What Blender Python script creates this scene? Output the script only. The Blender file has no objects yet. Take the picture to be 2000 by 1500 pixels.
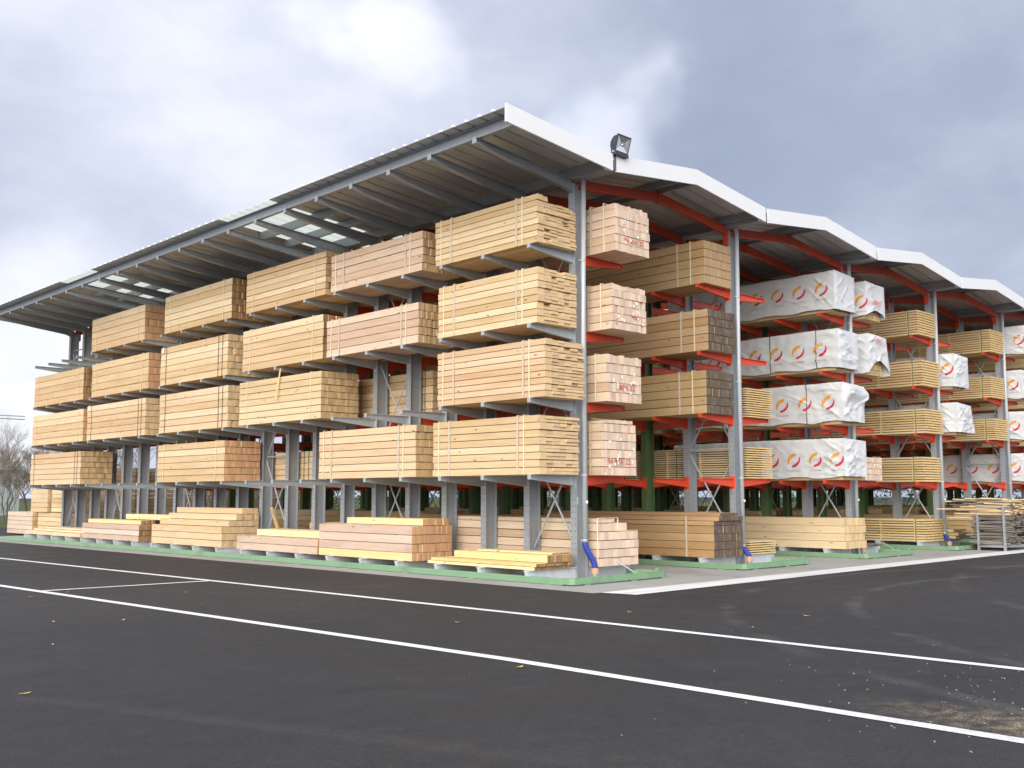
import bpy, bmesh, math, random
from mathutils import Vector, Matrix, noise

S = bpy.context.scene
COL = S.collection
R = math.radians

# ------------------------------------------------------------------ camera
F, PT, RO, YA, CX, CY = 2000.11, 0.1081, -0.001, 0.7699, -14.6859, -13.4821
cam = bpy.data.cameras.new('camera')
cam.sensor_width = 36.0
cam.lens = 36.0 * F / 2000.0
cam.clip_start = 0.1
cam.clip_end = 3000
camo = bpy.data.objects.new('camera', cam)
COL.objects.link(camo)
camo.location = (CX, CY, 1.6)
camo.rotation_euler = (Matrix.Rotation(-YA, 3, 'Z') @ Matrix.Rotation(R(90) + PT, 3, 'X') @ Matrix.Rotation(RO, 3, 'Z')).to_euler()
S.camera = camo

# ------------------------------------------------------------------ light
TO_SUN = Vector((-0.86, -0.46, 0.42)).normalized()
SUN_ELEV = math.asin(TO_SUN.z)
sun = bpy.data.lights.new('sun', 'SUN')
sun.energy = 1.4
sun.angle = R(45)
sun.color = (1.0, 0.955, 0.89)
suno = bpy.data.objects.new('sun', sun)
COL.objects.link(suno)
suno.rotation_euler = TO_SUN.to_track_quat('Z', 'Y').to_euler()

S.view_settings.view_transform = 'Standard'
S.view_settings.look = 'None'
S.view_settings.exposure = 0.68
S.view_settings.gamma = 1.0
S.cycles.max_bounces = 8
S.cycles.diffuse_bounces = 4

W = bpy.data.worlds.new('World')
S.world = W
W.use_nodes = True
nt = W.node_tree
nt.nodes.clear()


class NT:
    """small node-building helper"""
    def __init__(s, tree): s.t = tree
    def n(s, typ, ins=None, **kw):
        nd = s.t.nodes.new(typ)
        for k, v in kw.items(): setattr(nd, k, v)
        for k, v in (ins or {}).items():
            if isinstance(v, bpy.types.NodeSocket): s.t.links.new(v, nd.inputs[k])
            else: nd.inputs[k].default_value = v
        return nd
    def math(s, op, a, b=0.0, c=0.0, clamp=False):
        return s.n('ShaderNodeMath', {0: a, 1: b, 2: c}, operation=op, use_clamp=clamp).outputs[0]
    def mix(s, f, a, b, mode='MIX'):
        nd = s.n('ShaderNodeMix', data_type='RGBA', blend_type=mode)
        for i, v in ((0, f), (6, a), (7, b)):
            if isinstance(v, bpy.types.NodeSocket): s.t.links.new(v, nd.inputs[i])
            elif i == 0: nd.inputs[0].default_value = v
            else: nd.inputs[i].default_value = (*v, 1) if len(v) == 3 else v
        return nd.outputs[2]
    def ramp(s, f, stops, interp='LINEAR'):
        nd = s.n('ShaderNodeValToRGB', {0: f})
        cr = nd.color_ramp
        cr.interpolation = interp
        while len(cr.elements) < len(stops): cr.elements.new(0.5)
        for e, (p, c) in zip(cr.elements, stops):
            e.position = p
            e.color = (*c, 1) if len(c) == 3 else c
        return nd.outputs[0]
    def smooth(s, f, lo, hi, a=0.0, b=1.0):
        nd = s.n('ShaderNodeMapRange', {0: f, 1: lo, 2: hi, 3: a, 4: b}, interpolation_type='SMOOTHSTEP')
        return nd.outputs[0]
    def noise(s, vec, scale, detail=3, rough=0.5, dist=0.0):
        return s.n('ShaderNodeTexNoise', {'Vector': vec, 'Scale': scale, 'Detail': detail, 'Roughness': rough, 'Distortion': dist}).outputs[0]
    def mapping(s, vec, scale=(1, 1, 1), loc=(0, 0, 0)):
        return s.n('ShaderNodeMapping', {'Vector': vec, 'Scale': scale, 'Location': loc}).outputs[0]


w = NT(nt)
tc = w.n('ShaderNodeTexCoord')
gen = tc.outputs['Generated']
sky = w.n('ShaderNodeTexSky', sky_type='NISHITA', sun_disc=False, sun_elevation=SUN_ELEV,
          sun_rotation=math.atan2(TO_SUN.x, TO_SUN.y), air_density=1.2, dust_density=1.5)
n1 = w.noise(w.mapping(gen, (1.0, 1.0, 2.0)), 2.6, 7, 0.55, 0.35)
n2 = w.noise(w.mapping(gen, (1.0, 1.0, 1.9), (3.1, 1.7, 0.4)), 6.5, 7, 0.58, 0.2)
warp = w.n('ShaderNodeVectorMath', {0: w.n('ShaderNodeTexNoise', {'Vector': gen, 'Scale': 4.0, 'Detail': 4.0}).outputs[1], 1: (0.5, 0.5, 0.5)}, operation='SUBTRACT').outputs[0]
wv = w.n('ShaderNodeVectorMath', {0: warp, 1: (0.26, 0.26, 0.26)}, operation='MULTIPLY').outputs[0]
wdir = w.n('ShaderNodeVectorMath', {0: w.n('ShaderNodeVectorMath', {0: gen, 1: wv}, operation='ADD').outputs[0]}, operation='NORMALIZE').outputs[0]


def blob(d, r0, r1):
    """1 in the direction d, fading to 0 between the angles r0 and r1 (degrees)"""
    dt = w.n('ShaderNodeVectorMath', {0: wdir, 1: Vector(d).normalized()}, operation='DOT_PRODUCT').outputs['Value']
    return w.smooth(dt, math.cos(R(r1)), math.cos(R(r0)))


# cloud deck: bluish grey with brighter breaks; brightness field from noise plus the bright and dark banks seen in the sky
br = w.math('MULTIPLY_ADD', n1, 0.44, 0.165)
br = w.math('ADD', br, w.math('MULTIPLY_ADD', n2, 0.38, -0.17))
for d, r0, r1, a in (((0.40, 0.84, 0.36), 8, 30, 0.31), ((0.543, 0.737, 0.403), 0.2, 3.4, 0.24), ((0.713, 0.61, 0.338), 0.5, 4.5, 0.36),
                     ((0.30, 0.945, 0.11), 2, 9, 0.32), ((0.323, 0.917, 0.235), 2, 11, -0.20), ((0.66, 0.60, 0.45), 3, 18, -0.08),
                     ((0.864, 0.424, 0.27), 3, 15, -0.10), ((0.44, 0.85, 0.27), 3, 12, 0.10),
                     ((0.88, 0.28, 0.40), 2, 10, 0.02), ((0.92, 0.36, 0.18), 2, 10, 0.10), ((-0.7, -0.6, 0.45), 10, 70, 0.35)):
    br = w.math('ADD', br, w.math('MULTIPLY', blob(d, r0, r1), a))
cloud = w.ramp(br, [(0.0, (2.0, 2.35, 3.15)), (0.30, (2.65, 3.05, 4.0)), (0.52, (3.75, 4.1, 5.1)), (0.72, (5.0, 5.3, 6.15)), (0.92, (6.5, 6.65, 6.95)), (1.0, (7.3, 7.35, 7.4))])
cover = w.smooth(w.noise(w.mapping(gen, (1, 1, 2.2), (5.0, 2.0, 1.0)), 3.0, 6, 0.5), 0.30, 0.42, 0.80, 1.0)
skyc = w.mix(cover, sky.outputs[0], cloud)
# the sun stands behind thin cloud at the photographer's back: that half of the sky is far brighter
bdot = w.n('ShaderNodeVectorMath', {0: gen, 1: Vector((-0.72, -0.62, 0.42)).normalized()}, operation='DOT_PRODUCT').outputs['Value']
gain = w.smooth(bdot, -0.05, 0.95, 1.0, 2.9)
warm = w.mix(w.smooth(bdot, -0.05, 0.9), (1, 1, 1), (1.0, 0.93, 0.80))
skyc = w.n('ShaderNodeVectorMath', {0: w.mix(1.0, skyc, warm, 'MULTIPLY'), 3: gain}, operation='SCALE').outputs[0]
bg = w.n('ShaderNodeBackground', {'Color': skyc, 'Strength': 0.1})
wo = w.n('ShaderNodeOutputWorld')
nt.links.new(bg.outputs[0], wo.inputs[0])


# ------------------------------------------------------------------ materials
def newmat(name):
    m = bpy.data.materials.new(name)
    m.use_nodes = True
    m.node_tree.nodes.clear()
    return m, NT(m.node_tree)


def finish(m, g, col, rough=0.6, metal=0.0, bump=None, bstr=0.2, bdist=0.02, spec=0.5, extra=None):
    ins = {'Base Color': col if isinstance(col, bpy.types.NodeSocket) else (*col, 1), 'Roughness': rough, 'Metallic': metal, 'Specular IOR Level': spec}
    if bump is not None:
        ins['Normal'] = g.n('ShaderNodeBump', {'Height': bump, 'Strength': bstr, 'Distance': bdist}).outputs[0]
    ins.update(extra or {})
    p = g.n('ShaderNodeBsdfPrincipled', ins)
    o = g.n('ShaderNodeOutputMaterial')
    m.node_tree.links.new(p.outputs[0], o.inputs[0])
    return m


def objvec(g):
    """object coordinates pushed to a different spot of the texture for every object"""
    t = g.n('ShaderNodeTexCoord').outputs['Object']
    rnd = g.n('ShaderNodeObjectInfo').outputs['Random']
    off = g.math('MULTIPLY', rnd, 37.0)
    cmb = g.n('ShaderNodeCombineXYZ', {0: off, 1: off, 2: off}).outputs[0]
    return g.n('ShaderNodeVectorMath', {0: t, 1: cmb}, operation='ADD').outputs[0]


def wood(name, a, b, knot=(0.26, 0.14, 0.06), var=0.11, stain=0.0, axis='y'):
    m, g = newmat(name)
    v = objvec(g)
    tone = g.n('ShaderNodeAttribute', attribute_name='tone').outputs['Fac']
    sh = g.n('ShaderNodeCombineXYZ', {0: g.math('MULTIPLY', tone, 13.0), 1: g.math('MULTIPLY', tone, 29.0), 2: g.math('MULTIPLY', tone, 7.0)}).outputs[0]
    v = g.n('ShaderNodeVectorMath', {0: v, 1: sh}, operation='ADD').outputs[0]
    sc = (1, 0.05, 1) if axis == 'y' else (0.05, 1, 1)
    grain = g.noise(g.mapping(v, sc), 26.0, 4, 0.6)
    broad = g.noise(g.mapping(v, sc), 5.0, 2, 0.5)
    f = g.math('ADD', g.math('MULTIPLY', grain, 0.6), g.math('MULTIPLY', broad, 0.45))
    c = g.mix(g.smooth(f, 0.32, 0.74), a, b)
    fib = g.noise(g.mapping(v, (1, 0.03, 1) if axis == 'y' else (0.03, 1, 1)), 60.0, 3, 0.7)
    c = g.mix(g.smooth(fib, 0.54, 0.72, 0, 0.30), c, tuple(k * 0.62 for k in b))
    gry = g.noise(g.mapping(v, (1, 0.25, 1) if axis == 'y' else (0.25, 1, 1)), 1.7, 4, 0.6)
    c = g.mix(g.smooth(gry, 0.50, 0.75, 0, 0.28), c, tuple(k * 0.72 for k in b))
    sk = (5.5, 2.2, 5.5) if axis == 'y' else (2.2, 5.5, 5.5)
    vo = g.n('ShaderNodeTexVoronoi', {'Vector': g.mapping(v, sk), 'Scale': 1.0, 'Randomness': 1.0}).outputs['Distance']
    c = g.mix(g.smooth(vo, 0.13, 0.07, 0.0, 0.75), c, knot)
    val = g.math('MULTIPLY_ADD', tone, var * 2, 1.0 - var)
    rnd = g.n('ShaderNodeObjectInfo').outputs['Random']
    hue = g.math('ADD', g.math('MULTIPLY_ADD', tone, 0.010, 0.495), g.math('MULTIPLY_ADD', rnd, 0.012, -0.006))
    c = g.n('ShaderNodeHueSaturation', {'Hue': hue, 'Saturation': g.math('MULTIPLY_ADD', tone, -0.22, 1.1), 'Value': val, 'Color': c}).outputs[0]
    if stain:
        sn = g.noise(g.mapping(v, (0.6, 0.35, 2.0)), 2.2, 5, 0.6)
        c = g.mix(g.smooth(sn, 0.52, 0.72, 0.0, stain), c, (0.16, 0.13, 0.10))
    return finish(m, g, c, 0.72, bump=grain, bstr=0.25, bdist=0.004, spec=0.3)


def endgrain(name, a, b, var=0.3, spots=0.0, spotcol=(0.2, 0.12, 0.06)):
    m, g = newmat(name)
    v = objvec(g)
    tone = g.n('ShaderNodeAttribute', attribute_name='tone').outputs['Fac']
    n = g.noise(v, 34.0, 4, 0.65)
    t2 = g.math('FRACT', g.math('MULTIPLY', tone, 7.31))
    c = g.mix(g.math('ADD', g.math('MULTIPLY', n, 0.5), g.math('MULTIPLY', t2, 0.5)), a, b)
    if spots:
        c = g.mix(g.smooth(g.noise(v, 9.0, 4, 0.6), 0.5, 0.68, 0, spots), c, spotcol)
    c = g.n('ShaderNodeHueSaturation', {'Hue': 0.5, 'Saturation': 1.0, 'Value': g.math('MULTIPLY_ADD', t2, var * 2, 1 - var), 'Color': c}).outputs[0]
    return finish(m, g, c, 0.85, bump=n, bstr=0.3, bdist=0.004, spec=0.2)


WD = {
    'pine': wood('pine_boards', (0.745, 0.555, 0.345), (0.625, 0.435, 0.24)),
    'pale': wood('pale_boards', (0.755, 0.59, 0.37), (0.65, 0.48, 0.27)),
    'yellow': wood('fresh_yellow_boards', (0.83, 0.655, 0.345), (0.74, 0.56, 0.255)),
    'pink': wood('pinkish_boards', (0.715, 0.54, 0.395), (0.60, 0.425, 0.285)),
    'rose': wood('greyed_pink_boards', (0.69, 0.53, 0.415), (0.585, 0.43, 0.32), stain=0.2),
    'treated': wood('treated_boards', (0.52, 0.355, 0.185), (0.44, 0.285, 0.135), var=0.10, stain=0.12),
    'stick': wood('yellow_brown_boards', (0.69, 0.51, 0.28), (0.60, 0.425, 0.21), var=0.08),
    'weather': wood('weathered_boards', (0.25, 0.225, 0.20), (0.14, 0.125, 0.11), var=0.35, stain=0.4),
}
ED = {
    'pine': endgrain('pine_end', (0.72, 0.535, 0.32), (0.60, 0.42, 0.225), 0.16),
    'orange': endgrain('reddish_end', (0.65, 0.40, 0.23), (0.54, 0.285, 0.145), 0.18, 0.25, (0.60, 0.38, 0.16)),
    'brown': endgrain('brown_end', (0.39, 0.24, 0.12), (0.25, 0.145, 0.07), 0.30, 0.2, (0.5, 0.3, 0.13)),
    'blush': endgrain('pinkish_end', (0.77, 0.61, 0.48), (0.63, 0.46, 0.345), 0.22, 0.22, (0.74, 0.60, 0.49)),
    'grey': endgrain('greyed_dark_end', (0.165, 0.128, 0.10), (0.085, 0.066, 0.052), 0.28, 0.35, (0.33, 0.26, 0.19)),
    'treated': endgrain('treated_end', (0.56, 0.39, 0.235), (0.42, 0.275, 0.14), 0.16),
    'stick': endgrain('yellow_brown_end', (0.74, 0.54, 0.27), (0.64, 0.44, 0.20), 0.12),
    'mottle': endgrain('mottled_end', (0.63, 0.45, 0.245), (0.47, 0.315, 0.155), 0.26, 0.18, (0.24, 0.14, 0.06)),
    'weather': endgrain('weathered_end', (0.30, 0.27, 0.235), (0.13, 0.115, 0.10), 0.40, 0.4, (0.42, 0.33, 0.22)),
}


def plain(name, col, rough=0.5, metal=0.0, mott=0.15, scale=6.0, dirt=None, dirtamt=0.3, spec=0.5, bumpy=0.0):
    m, g = newmat(name)
    v = objvec(g)
    n = g.noise(v, scale, 5, 0.6)
    c = g.n('ShaderNodeHueSaturation', {'Value': g.math('MULTIPLY_ADD', n, 2 * mott, 1 - mott), 'Color': (*col, 1)}).outputs[0]
    if dirt:
        d = g.smooth(g.noise(g.mapping(v, (1, 1, 0.45)), scale * 0.5, 6, 0.65), 0.48, 0.72, 0, dirtamt)
        c = g.mix(d, c, dirt)
    rr = g.math('MULTIPLY_ADD', n, 0.2, rough - 0.1)
    return finish(m, g, c, rr, metal, bump=(n if bumpy else None), bstr=bumpy, spec=spec)


M_GALV = plain('galvanised_steel', (0.34, 0.365, 0.395), 0.48, 0.25, 0.16, 14.0, (0.22, 0.22, 0.22), 0.25)
M_GALVL = plain('light_galvanised_steel', (0.43, 0.465, 0.49), 0.45, 0.2, 0.12, 14.0, (0.3, 0.3, 0.3), 0.2)
M_FOOT = plain('base_steel', (0.54, 0.585, 0.62), 0.5, 0.0, 0.12, 10.0, (0.3, 0.3, 0.3), 0.3)
M_PIPE = plain('grey_pipe', (0.47, 0.51, 0.54), 0.35, 0.1, 0.08, 8.0)
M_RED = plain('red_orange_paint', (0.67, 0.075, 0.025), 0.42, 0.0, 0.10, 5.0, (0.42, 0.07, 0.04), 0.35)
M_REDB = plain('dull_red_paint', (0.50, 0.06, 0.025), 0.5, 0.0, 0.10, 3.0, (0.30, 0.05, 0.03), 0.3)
M_GREENC = plain('dark_green_paint', (0.085, 0.15, 0.055), 0.5, 0.0, 0.12, 5.0, (0.15, 0.14, 0.08), 0.25)
M_GREENR = plain('faded_green_paint', (0.20, 0.345, 0.20), 0.6, 0.0, 0.12, 3.0, (0.13, 0.17, 0.11), 0.45)
M_WHITE = plain('white_fascia_paint', (0.78, 0.785, 0.79), 0.35, 0.0, 0.02, 2.0)
M_ROOF = plain('roof_sheet_steel', (0.58, 0.565, 0.545), 0.5, 0.1, 0.06, 1.5, (0.30, 0.27, 0.24), 0.25)
M_DARK = plain('dark_hole', (0.11, 0.115, 0.12), 0.7, 0.0, 0.05)
M_BLACK = plain('black_housing', (0.045, 0.047, 0.055), 0.4, 0.0, 0.1)
M_BLUE = plain('blue_sleeve', (0.025, 0.05, 0.33), 0.45, 0.0, 0.12, 9.0, bumpy=0.3)
M_TERRA = plain('orange_pipe_socket', (0.66, 0.34, 0.19), 0.5, 0.0, 0.08)
M_TAG = plain('white_paper', (0.85, 0.85, 0.84), 0.6, 0.0, 0.03)
M_REDINK = plain('red_paint_marks', (0.55, 0.07, 0.05), 0.7, 0.0, 0.3, 30.0)
M_PINKINK = plain('faded_red_marks', (0.72, 0.22, 0.22), 0.7, 0.0, 0.2, 30.0)
M_CREAM = plain('cream_strap', (0.80, 0.68, 0.46), 0.5, 0.0, 0.05)
M_BLUEST = plain('pale_blue_strap', (0.60, 0.515, 0.40), 0.4, 0.0, 0.08)
M_DSTRAP = plain('dark_strap', (0.10, 0.085, 0.06), 0.5, 0.0, 0.05)
M_GSTRAP = plain('green_strap', (0.10, 0.20, 0.10), 0.5, 0.0, 0.05)
M_ORANGE = plain('orange_print', (0.80, 0.33, 0.03), 0.5, 0.0, 0.06, 20.0)
M_CRIM = plain('crimson_print', (0.62, 0.035, 0.07), 0.5, 0.0, 0.06, 20.0)
M_GREYINK = plain('grey_print', (0.33, 0.34, 0.36), 0.5, 0.0, 0.06)
M_LEAF = plain('yellow_leaf', (0.62, 0.45, 0.14), 0.7, 0.0, 0.25, 40.0)
M_BARK = plain('bark', (0.13, 0.105, 0.085), 0.9, 0.0, 0.3, 12.0)
M_TWIG = plain('twigs', (0.175, 0.14, 0.115), 0.9, 0.0, 0.2, 12.0)
M_HEDGE = plain('hedge_leaves', (0.075, 0.115, 0.045), 0.8, 0.0, 0.5, 3.0)
M_WALLP = plain('pale_green_grey_cladding', (0.50, 0.58, 0.58), 0.5, 0.0, 0.06, 0.8)
M_WALLG = plain('grey_cladding', (0.33, 0.36, 0.36), 0.5, 0.0, 0.06, 0.8)

m, g = newmat('white_plastic_film')
v = objvec(g)
nz = g.noise(v, 9.0, 5, 0.6)
c = g.mix(g.smooth(g.noise(v, 3.0, 5, 0.6), 0.45, 0.75, 0, 0.25), (0.66, 0.665, 0.675), (0.54, 0.545, 0.555))
M_FILM = finish(m, g, c, 0.34, bump=nz, bstr=0.35, bdist=0.02, spec=0.5)

m, g = newmat('translucent_roof_sheet')
df = g.n('ShaderNodeBsdfDiffuse', {'Color': (0.70, 0.72, 0.68, 1)})
tr = g.n('ShaderNodeBsdfTranslucent', {'Color': (0.82, 0.84, 0.79, 1)})
mx = g.n('ShaderNodeMixShader', {0: 0.90, 1: df.outputs[0], 2: tr.outputs[0]})
tp = g.n('ShaderNodeBsdfTransparent', {'Color': (0.95, 0.97, 0.95, 1)})
mx2 = g.n('ShaderNodeMixShader', {0: 0.03, 1: mx.outputs[0], 2: tp.outputs[0]})
o = g.n('ShaderNodeOutputMaterial')
m.node_tree.links.new(mx2.outputs[0], o.inputs[0])
M_SKYL = m

m, g = newmat('floodlight_glass')
M_GLASS = finish(m, g, (0.62, 0.66, 0.63), 0.08, 0.85)
m, g = newmat('reflector')
M_REFL = finish(m, g, (0.86, 0.86, 0.84), 0.12, 0.9)

# asphalt
m, g = newmat('asphalt')
pos = g.n('ShaderNodeNewGeometry').outputs['Position']
fine = g.noise(pos, 95.0, 3, 0.7)
grit = g.n('ShaderNodeTexVoronoi', {'Vector': pos, 'Scale': 70.0}).outputs['Distance']
mid = g.noise(pos, 1.1, 5, 0.55)
big = g.noise(pos, 0.16, 4, 0.5, 0.6)
c = g.mix(g.smooth(big, 0.35, 0.66), (0.0285, 0.028, 0.030), (0.040, 0.037, 0.0365))
c = g.mix(g.smooth(mid, 0.35, 0.75, 0, 0.40), c, (0.055, 0.0515, 0.051))
streak = g.noise(g.mapping(g.n('ShaderNodeVectorRotate', {'Vector': pos, 'Angle': 1.25}, rotation_type='Z_AXIS').outputs[0], (0.10, 1.1, 1)), 1.0, 5, 0.6, 0.5)
c = g.mix(g.smooth(streak, 0.58, 0.80, 0, 0.18), c, (0.125, 0.117, 0.114))
c = g.mix(g.smooth(grit, 0.22, 0.05, 0, 0.5), c, (0.155, 0.148, 0.145))
c = g.n('ShaderNodeHueSaturation', {'Value': g.math('MULTIPLY_ADD', fine, 1.1, 0.45), 'Color': c}).outputs[0]
stone = g.noise(pos, 24.0, 4, 0.75)
patchy = g.noise(pos, 4.5, 5, 0.65)
c = g.n('ShaderNodeHueSaturation', {'Value': g.math('ADD', g.math('MULTIPLY_ADD', stone, 1.5, 0.25), g.math('MULTIPLY_ADD', patchy, 0.7, -0.35)), 'Color': c}).outputs[0]
for (ax, ay, rad, wd, colr, am) in ((4.0, -14.5, 9.6, 0.11, (0.13, 0.125, 0.12), 0.55), (4.1, -14.4, 11.3, 0.12, (0.13, 0.125, 0.12), 0.5), (9.0, -16.0, 11.5, 0.13, (0.14, 0.135, 0.13), 0.5),
                                    (-16.0, -19.0, 14.2, 0.12, (0.022, 0.021, 0.022), 0.5), (-16.0, -19.0, 16.0, 0.12, (0.022, 0.021, 0.022), 0.5), (-2.0, -22.0, 13.0, 0.14, (0.022, 0.021, 0.022), 0.45)):
    dd = g.n('ShaderNodeVectorMath', {0: pos, 1: (ax, ay, 0.0)}, operation='DISTANCE').outputs['Value']   # tyre marks left by turning lorries
    off = g.math('ABSOLUTE', g.math('SUBTRACT', dd, rad))
    mk_ = g.math('MULTIPLY', g.smooth(off, wd * 1.6, wd * 0.3), g.smooth(g.noise(pos, 0.55, 5, 0.7), 0.42, 0.62))
    c = g.mix(g.math('MULTIPLY', g.math('MULTIPLY', mk_, am), g.smooth(stone, 0.3, 0.6)), c, colr)
oil = g.smooth(g.noise(g.mapping(pos, (1, 1, 1), (7.0, 3.0, 0)), 0.9, 3, 0.5), 0.66, 0.74, 0, 0.45)
c = g.mix(oil, c, (0.028, 0.027, 0.027))
rust = g.smooth(g.noise(g.mapping(pos, (1, 1, 1), (2.0, 9.0, 0)), 0.45, 4, 0.6), 0.62, 0.76, 0, 0.4)
c = g.mix(rust, c, (0.075, 0.056, 0.042))
dust = g.n('ShaderNodeTexVoronoi', {'Vector': pos, 'Scale': 15.0, 'Randomness': 1.0}).outputs['Distance']
dmask = g.smooth(g.noise(pos, 0.7, 4, 0.6), 0.50, 0.62)
c = g.mix(g.math('MULTIPLY', g.smooth(dust, 0.10, 0.05, 0, 0.45), dmask), c, (0.30, 0.25, 0.17))
# wood dust spilled on one spot of the yard
sp = g.n('ShaderNodeVectorMath', {0: g.n('ShaderNodeVectorMath', {0: pos, 1: (-7.0, -11.05, 0.0)}, operation='SUBTRACT').outputs[0], 1: (2.2, 0.75, 1.0)}, operation='MULTIPLY').outputs[0]
dist = g.n('ShaderNodeVectorMath', {0: sp}, operation='LENGTH').outputs['Value']
sawn = g.math('ADD', g.math('MULTIPLY', g.noise(pos, 60.0, 3, 0.8), 0.6), g.math('MULTIPLY', g.noise(pos, 7.0, 4, 0.6), 0.4))
smk = g.math('MULTIPLY', g.smooth(dist, 1.5, 0.1), g.smooth(sawn, 0.46, 0.60))
c = g.mix(g.math('MULTIPLY', smk, 0.8), c, (0.46, 0.36, 0.22))
M_ASPH = finish(m, g, c, g.smooth(mid, 0.3, 0.7, 0.62, 0.8), bump=g.math('ADD', g.math('ADD', fine, grit), stone), bstr=0.38, bdist=0.006, spec=0.32)

m, g = newmat('concrete')
pos = g.n('ShaderNodeNewGeometry').outputs['Position']
c = g.mix(g.noise(pos, 1.3, 6, 0.6), (0.44, 0.43, 0.405), (0.31, 0.30, 0.282))
c = g.mix(g.smooth(g.noise(pos, 0.5, 5, 0.6), 0.52, 0.7, 0, 0.4), c, (0.20, 0.18, 0.15))
c = g.mix(g.smooth(g.noise(pos, 40.0, 3, 0.7), 0.5, 0.8, 0, 0.3), c, (0.2, 0.19, 0.18))
M_CONC = finish(m, g, c, 0.85, spec=0.2)

m, g = newmat('road_paint')
pos = g.n('ShaderNodeNewGeometry').outputs['Position']
wr = g.math('ADD', g.math('MULTIPLY', g.noise(pos, 45.0, 4, 0.7), 0.5), g.math('MULTIPLY', g.noise(pos, 0.9, 4, 0.6), 0.5))
c = g.mix(g.smooth(wr, 0.50, 0.62, 0, 0.75), (0.86, 0.86, 0.86), (0.5, 0.49, 0.48))
M_PAINT = finish(m, g, c, 0.6, spec=0.3)

m, g = newmat('whitened_concrete')
pos = g.n('ShaderNodeNewGeometry').outputs['Position']
st = g.noise(g.mapping(pos, (0.25, 6.0, 1)), 1.6, 5, 0.6)
c = g.mix(g.smooth(st, 0.42, 0.68, 0, 0.75), (0.78, 0.775, 0.76), (0.50, 0.48, 0.45))
M_STRIP = finish(m, g, c, 0.75, spec=0.2)

m, g = newmat('rough_grass')
pos = g.n('ShaderNodeNewGeometry').outputs['Position']
M_GRASS = finish(m, g, g.mix(g.noise(pos, 2.0, 5, 0.6), (0.06, 0.09, 0.03), (0.12, 0.13, 0.05)), 0.9, spec=0.1)


# ------------------------------------------------------------------ mesh helpers
class MB:
    def __init__(s): s.v, s.f, s.m, s.t, s.smooth = [], [], [], [], False
    def face(s, pts, mat=0, tone=0.5):
        i = len(s.v)
        s.v.extend(tuple(p) for p in pts)
        s.f.append(tuple(range(i, i + len(pts))))
        s.m.append(mat); s.t.append(tone)
    def box(s, a, b, mat=0, tone=0.5, endmat=None, endaxis=1):
        (x0, y0, z0), (x1, y1, z1) = a, b
        i = len(s.v)
        s.v += [(x0, y0, z0), (x1, y0, z0), (x1, y1, z0), (x0, y1, z0), (x0, y0, z1), (x1, y0, z1), (x1, y1, z1), (x0, y1, z1)]
        for q, ax in (((0, 3, 2, 1), 2), ((4, 5, 6, 7), 2), ((0, 1, 5, 4), 1), ((2, 3, 7, 6), 1), ((1, 2, 6, 5), 0), ((3, 0, 4, 7), 0)):
            s.f.append(tuple(i + k for k in q))
            s.m.append(endmat if (endmat is not None and ax == endaxis) else mat)
            s.t.append(tone)
        return s
    def prism(s, prof, axis, a, b, mat=0, tone=0.5):
        """closed outline prof (2-D, counter-clockwise) swept along an axis from a to b; the outline uses the other two axes in xyz order"""
        def P(p, q):
            return {0: (q, p[0], p[1]), 1: (p[0], q, p[1]), 2: (p[0], p[1], q)}[axis]
        n = len(prof); i = len(s.v)
        s.v += [P(p, a) for p in prof] + [P(p, b) for p in prof]
        for k in range(n):
            j = (k + 1) % n
            s.f.append((i + k, i + j, i + n + j, i + n + k)); s.m.append(mat); s.t.append(tone)
        s.f.append(tuple(i + k for k in range(n))); s.f.append(tuple(i + n + k for k in reversed(range(n))))
        s.m += [mat, mat]; s.t += [tone, tone]
        return s
    def tube(s, pts, rad, n=10, mat=0, cap=True):
        pts = [Vector(p) for p in pts]
        rads = rad if isinstance(rad, (list, tuple)) else [rad] * len(pts)
        rings = []
        for k, p in enumerate(pts):
            d = (pts[min(k + 1, len(pts) - 1)] - pts[max(k - 1, 0)]).normalized()
            u = d.orthogonal().normalized() if k == 0 else (u - d * u.dot(d)).normalized()
            vv = d.cross(u)
            i = len(s.v)
            s.v += [tuple(p + (u * math.cos(2 * math.pi * q / n) + vv * math.sin(2 * math.pi * q / n)) * rads[k]) for q in range(n)]
            rings.append(i)
        for a, b in zip(rings, rings[1:]):
            for q in range(n):
                s.f.append((a + q, a + (q + 1) % n, b + (q + 1) % n, b + q)); s.m.append(mat); s.t.append(0.5)
        if cap:
            s.f.append(tuple(rings[0] + q for q in reversed(range(n)))); s.f.append(tuple(rings[-1] + q for q in range(n)))
            s.m += [mat, mat]; s.t += [0.5, 0.5]
        return s
    def mesh(s, name, mats, fix=True, smooth=False):
        me = bpy.data.meshes.new(name)
        me.from_pydata(s.v, [], s.f)
        for mt in (mats if isinstance(mats, (list, tuple)) else [mats]): me.materials.append(mt)
        me.polygons.foreach_set('material_index', s.m)
        at = me.attributes.new('tone', 'FLOAT', 'FACE')
        at.data.foreach_set('value', s.t)
        if fix:
            bm = bmesh.new(); bm.from_mesh(me)
            bmesh.ops.recalc_face_normals(bm, faces=bm.faces)
            bm.to_mesh(me); bm.free()
        if smooth: me.polygons.foreach_set('use_smooth', [True] * len(me.polygons))
        me.update()
        return me
    def build(s, name, mats, parent=None, loc=(0, 0, 0), rz=0.0, **kw):
        return link(name, s.mesh(name, mats, **kw), parent, loc, rz)


def link(name, me, parent=None, loc=(0, 0, 0), rz=0.0):
    o = bpy.data.objects.new(name, me)
    COL.objects.link(o)
    o.location = loc
    o.rotation_euler = (0, 0, rz)
    if parent: o.parent = parent
    return o


def thing(name, label, cat, loc=(0, 0, 0), rz=0.0, group=None):
    return tag(link(name, None, None, loc, rz), label, cat, group)


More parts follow.
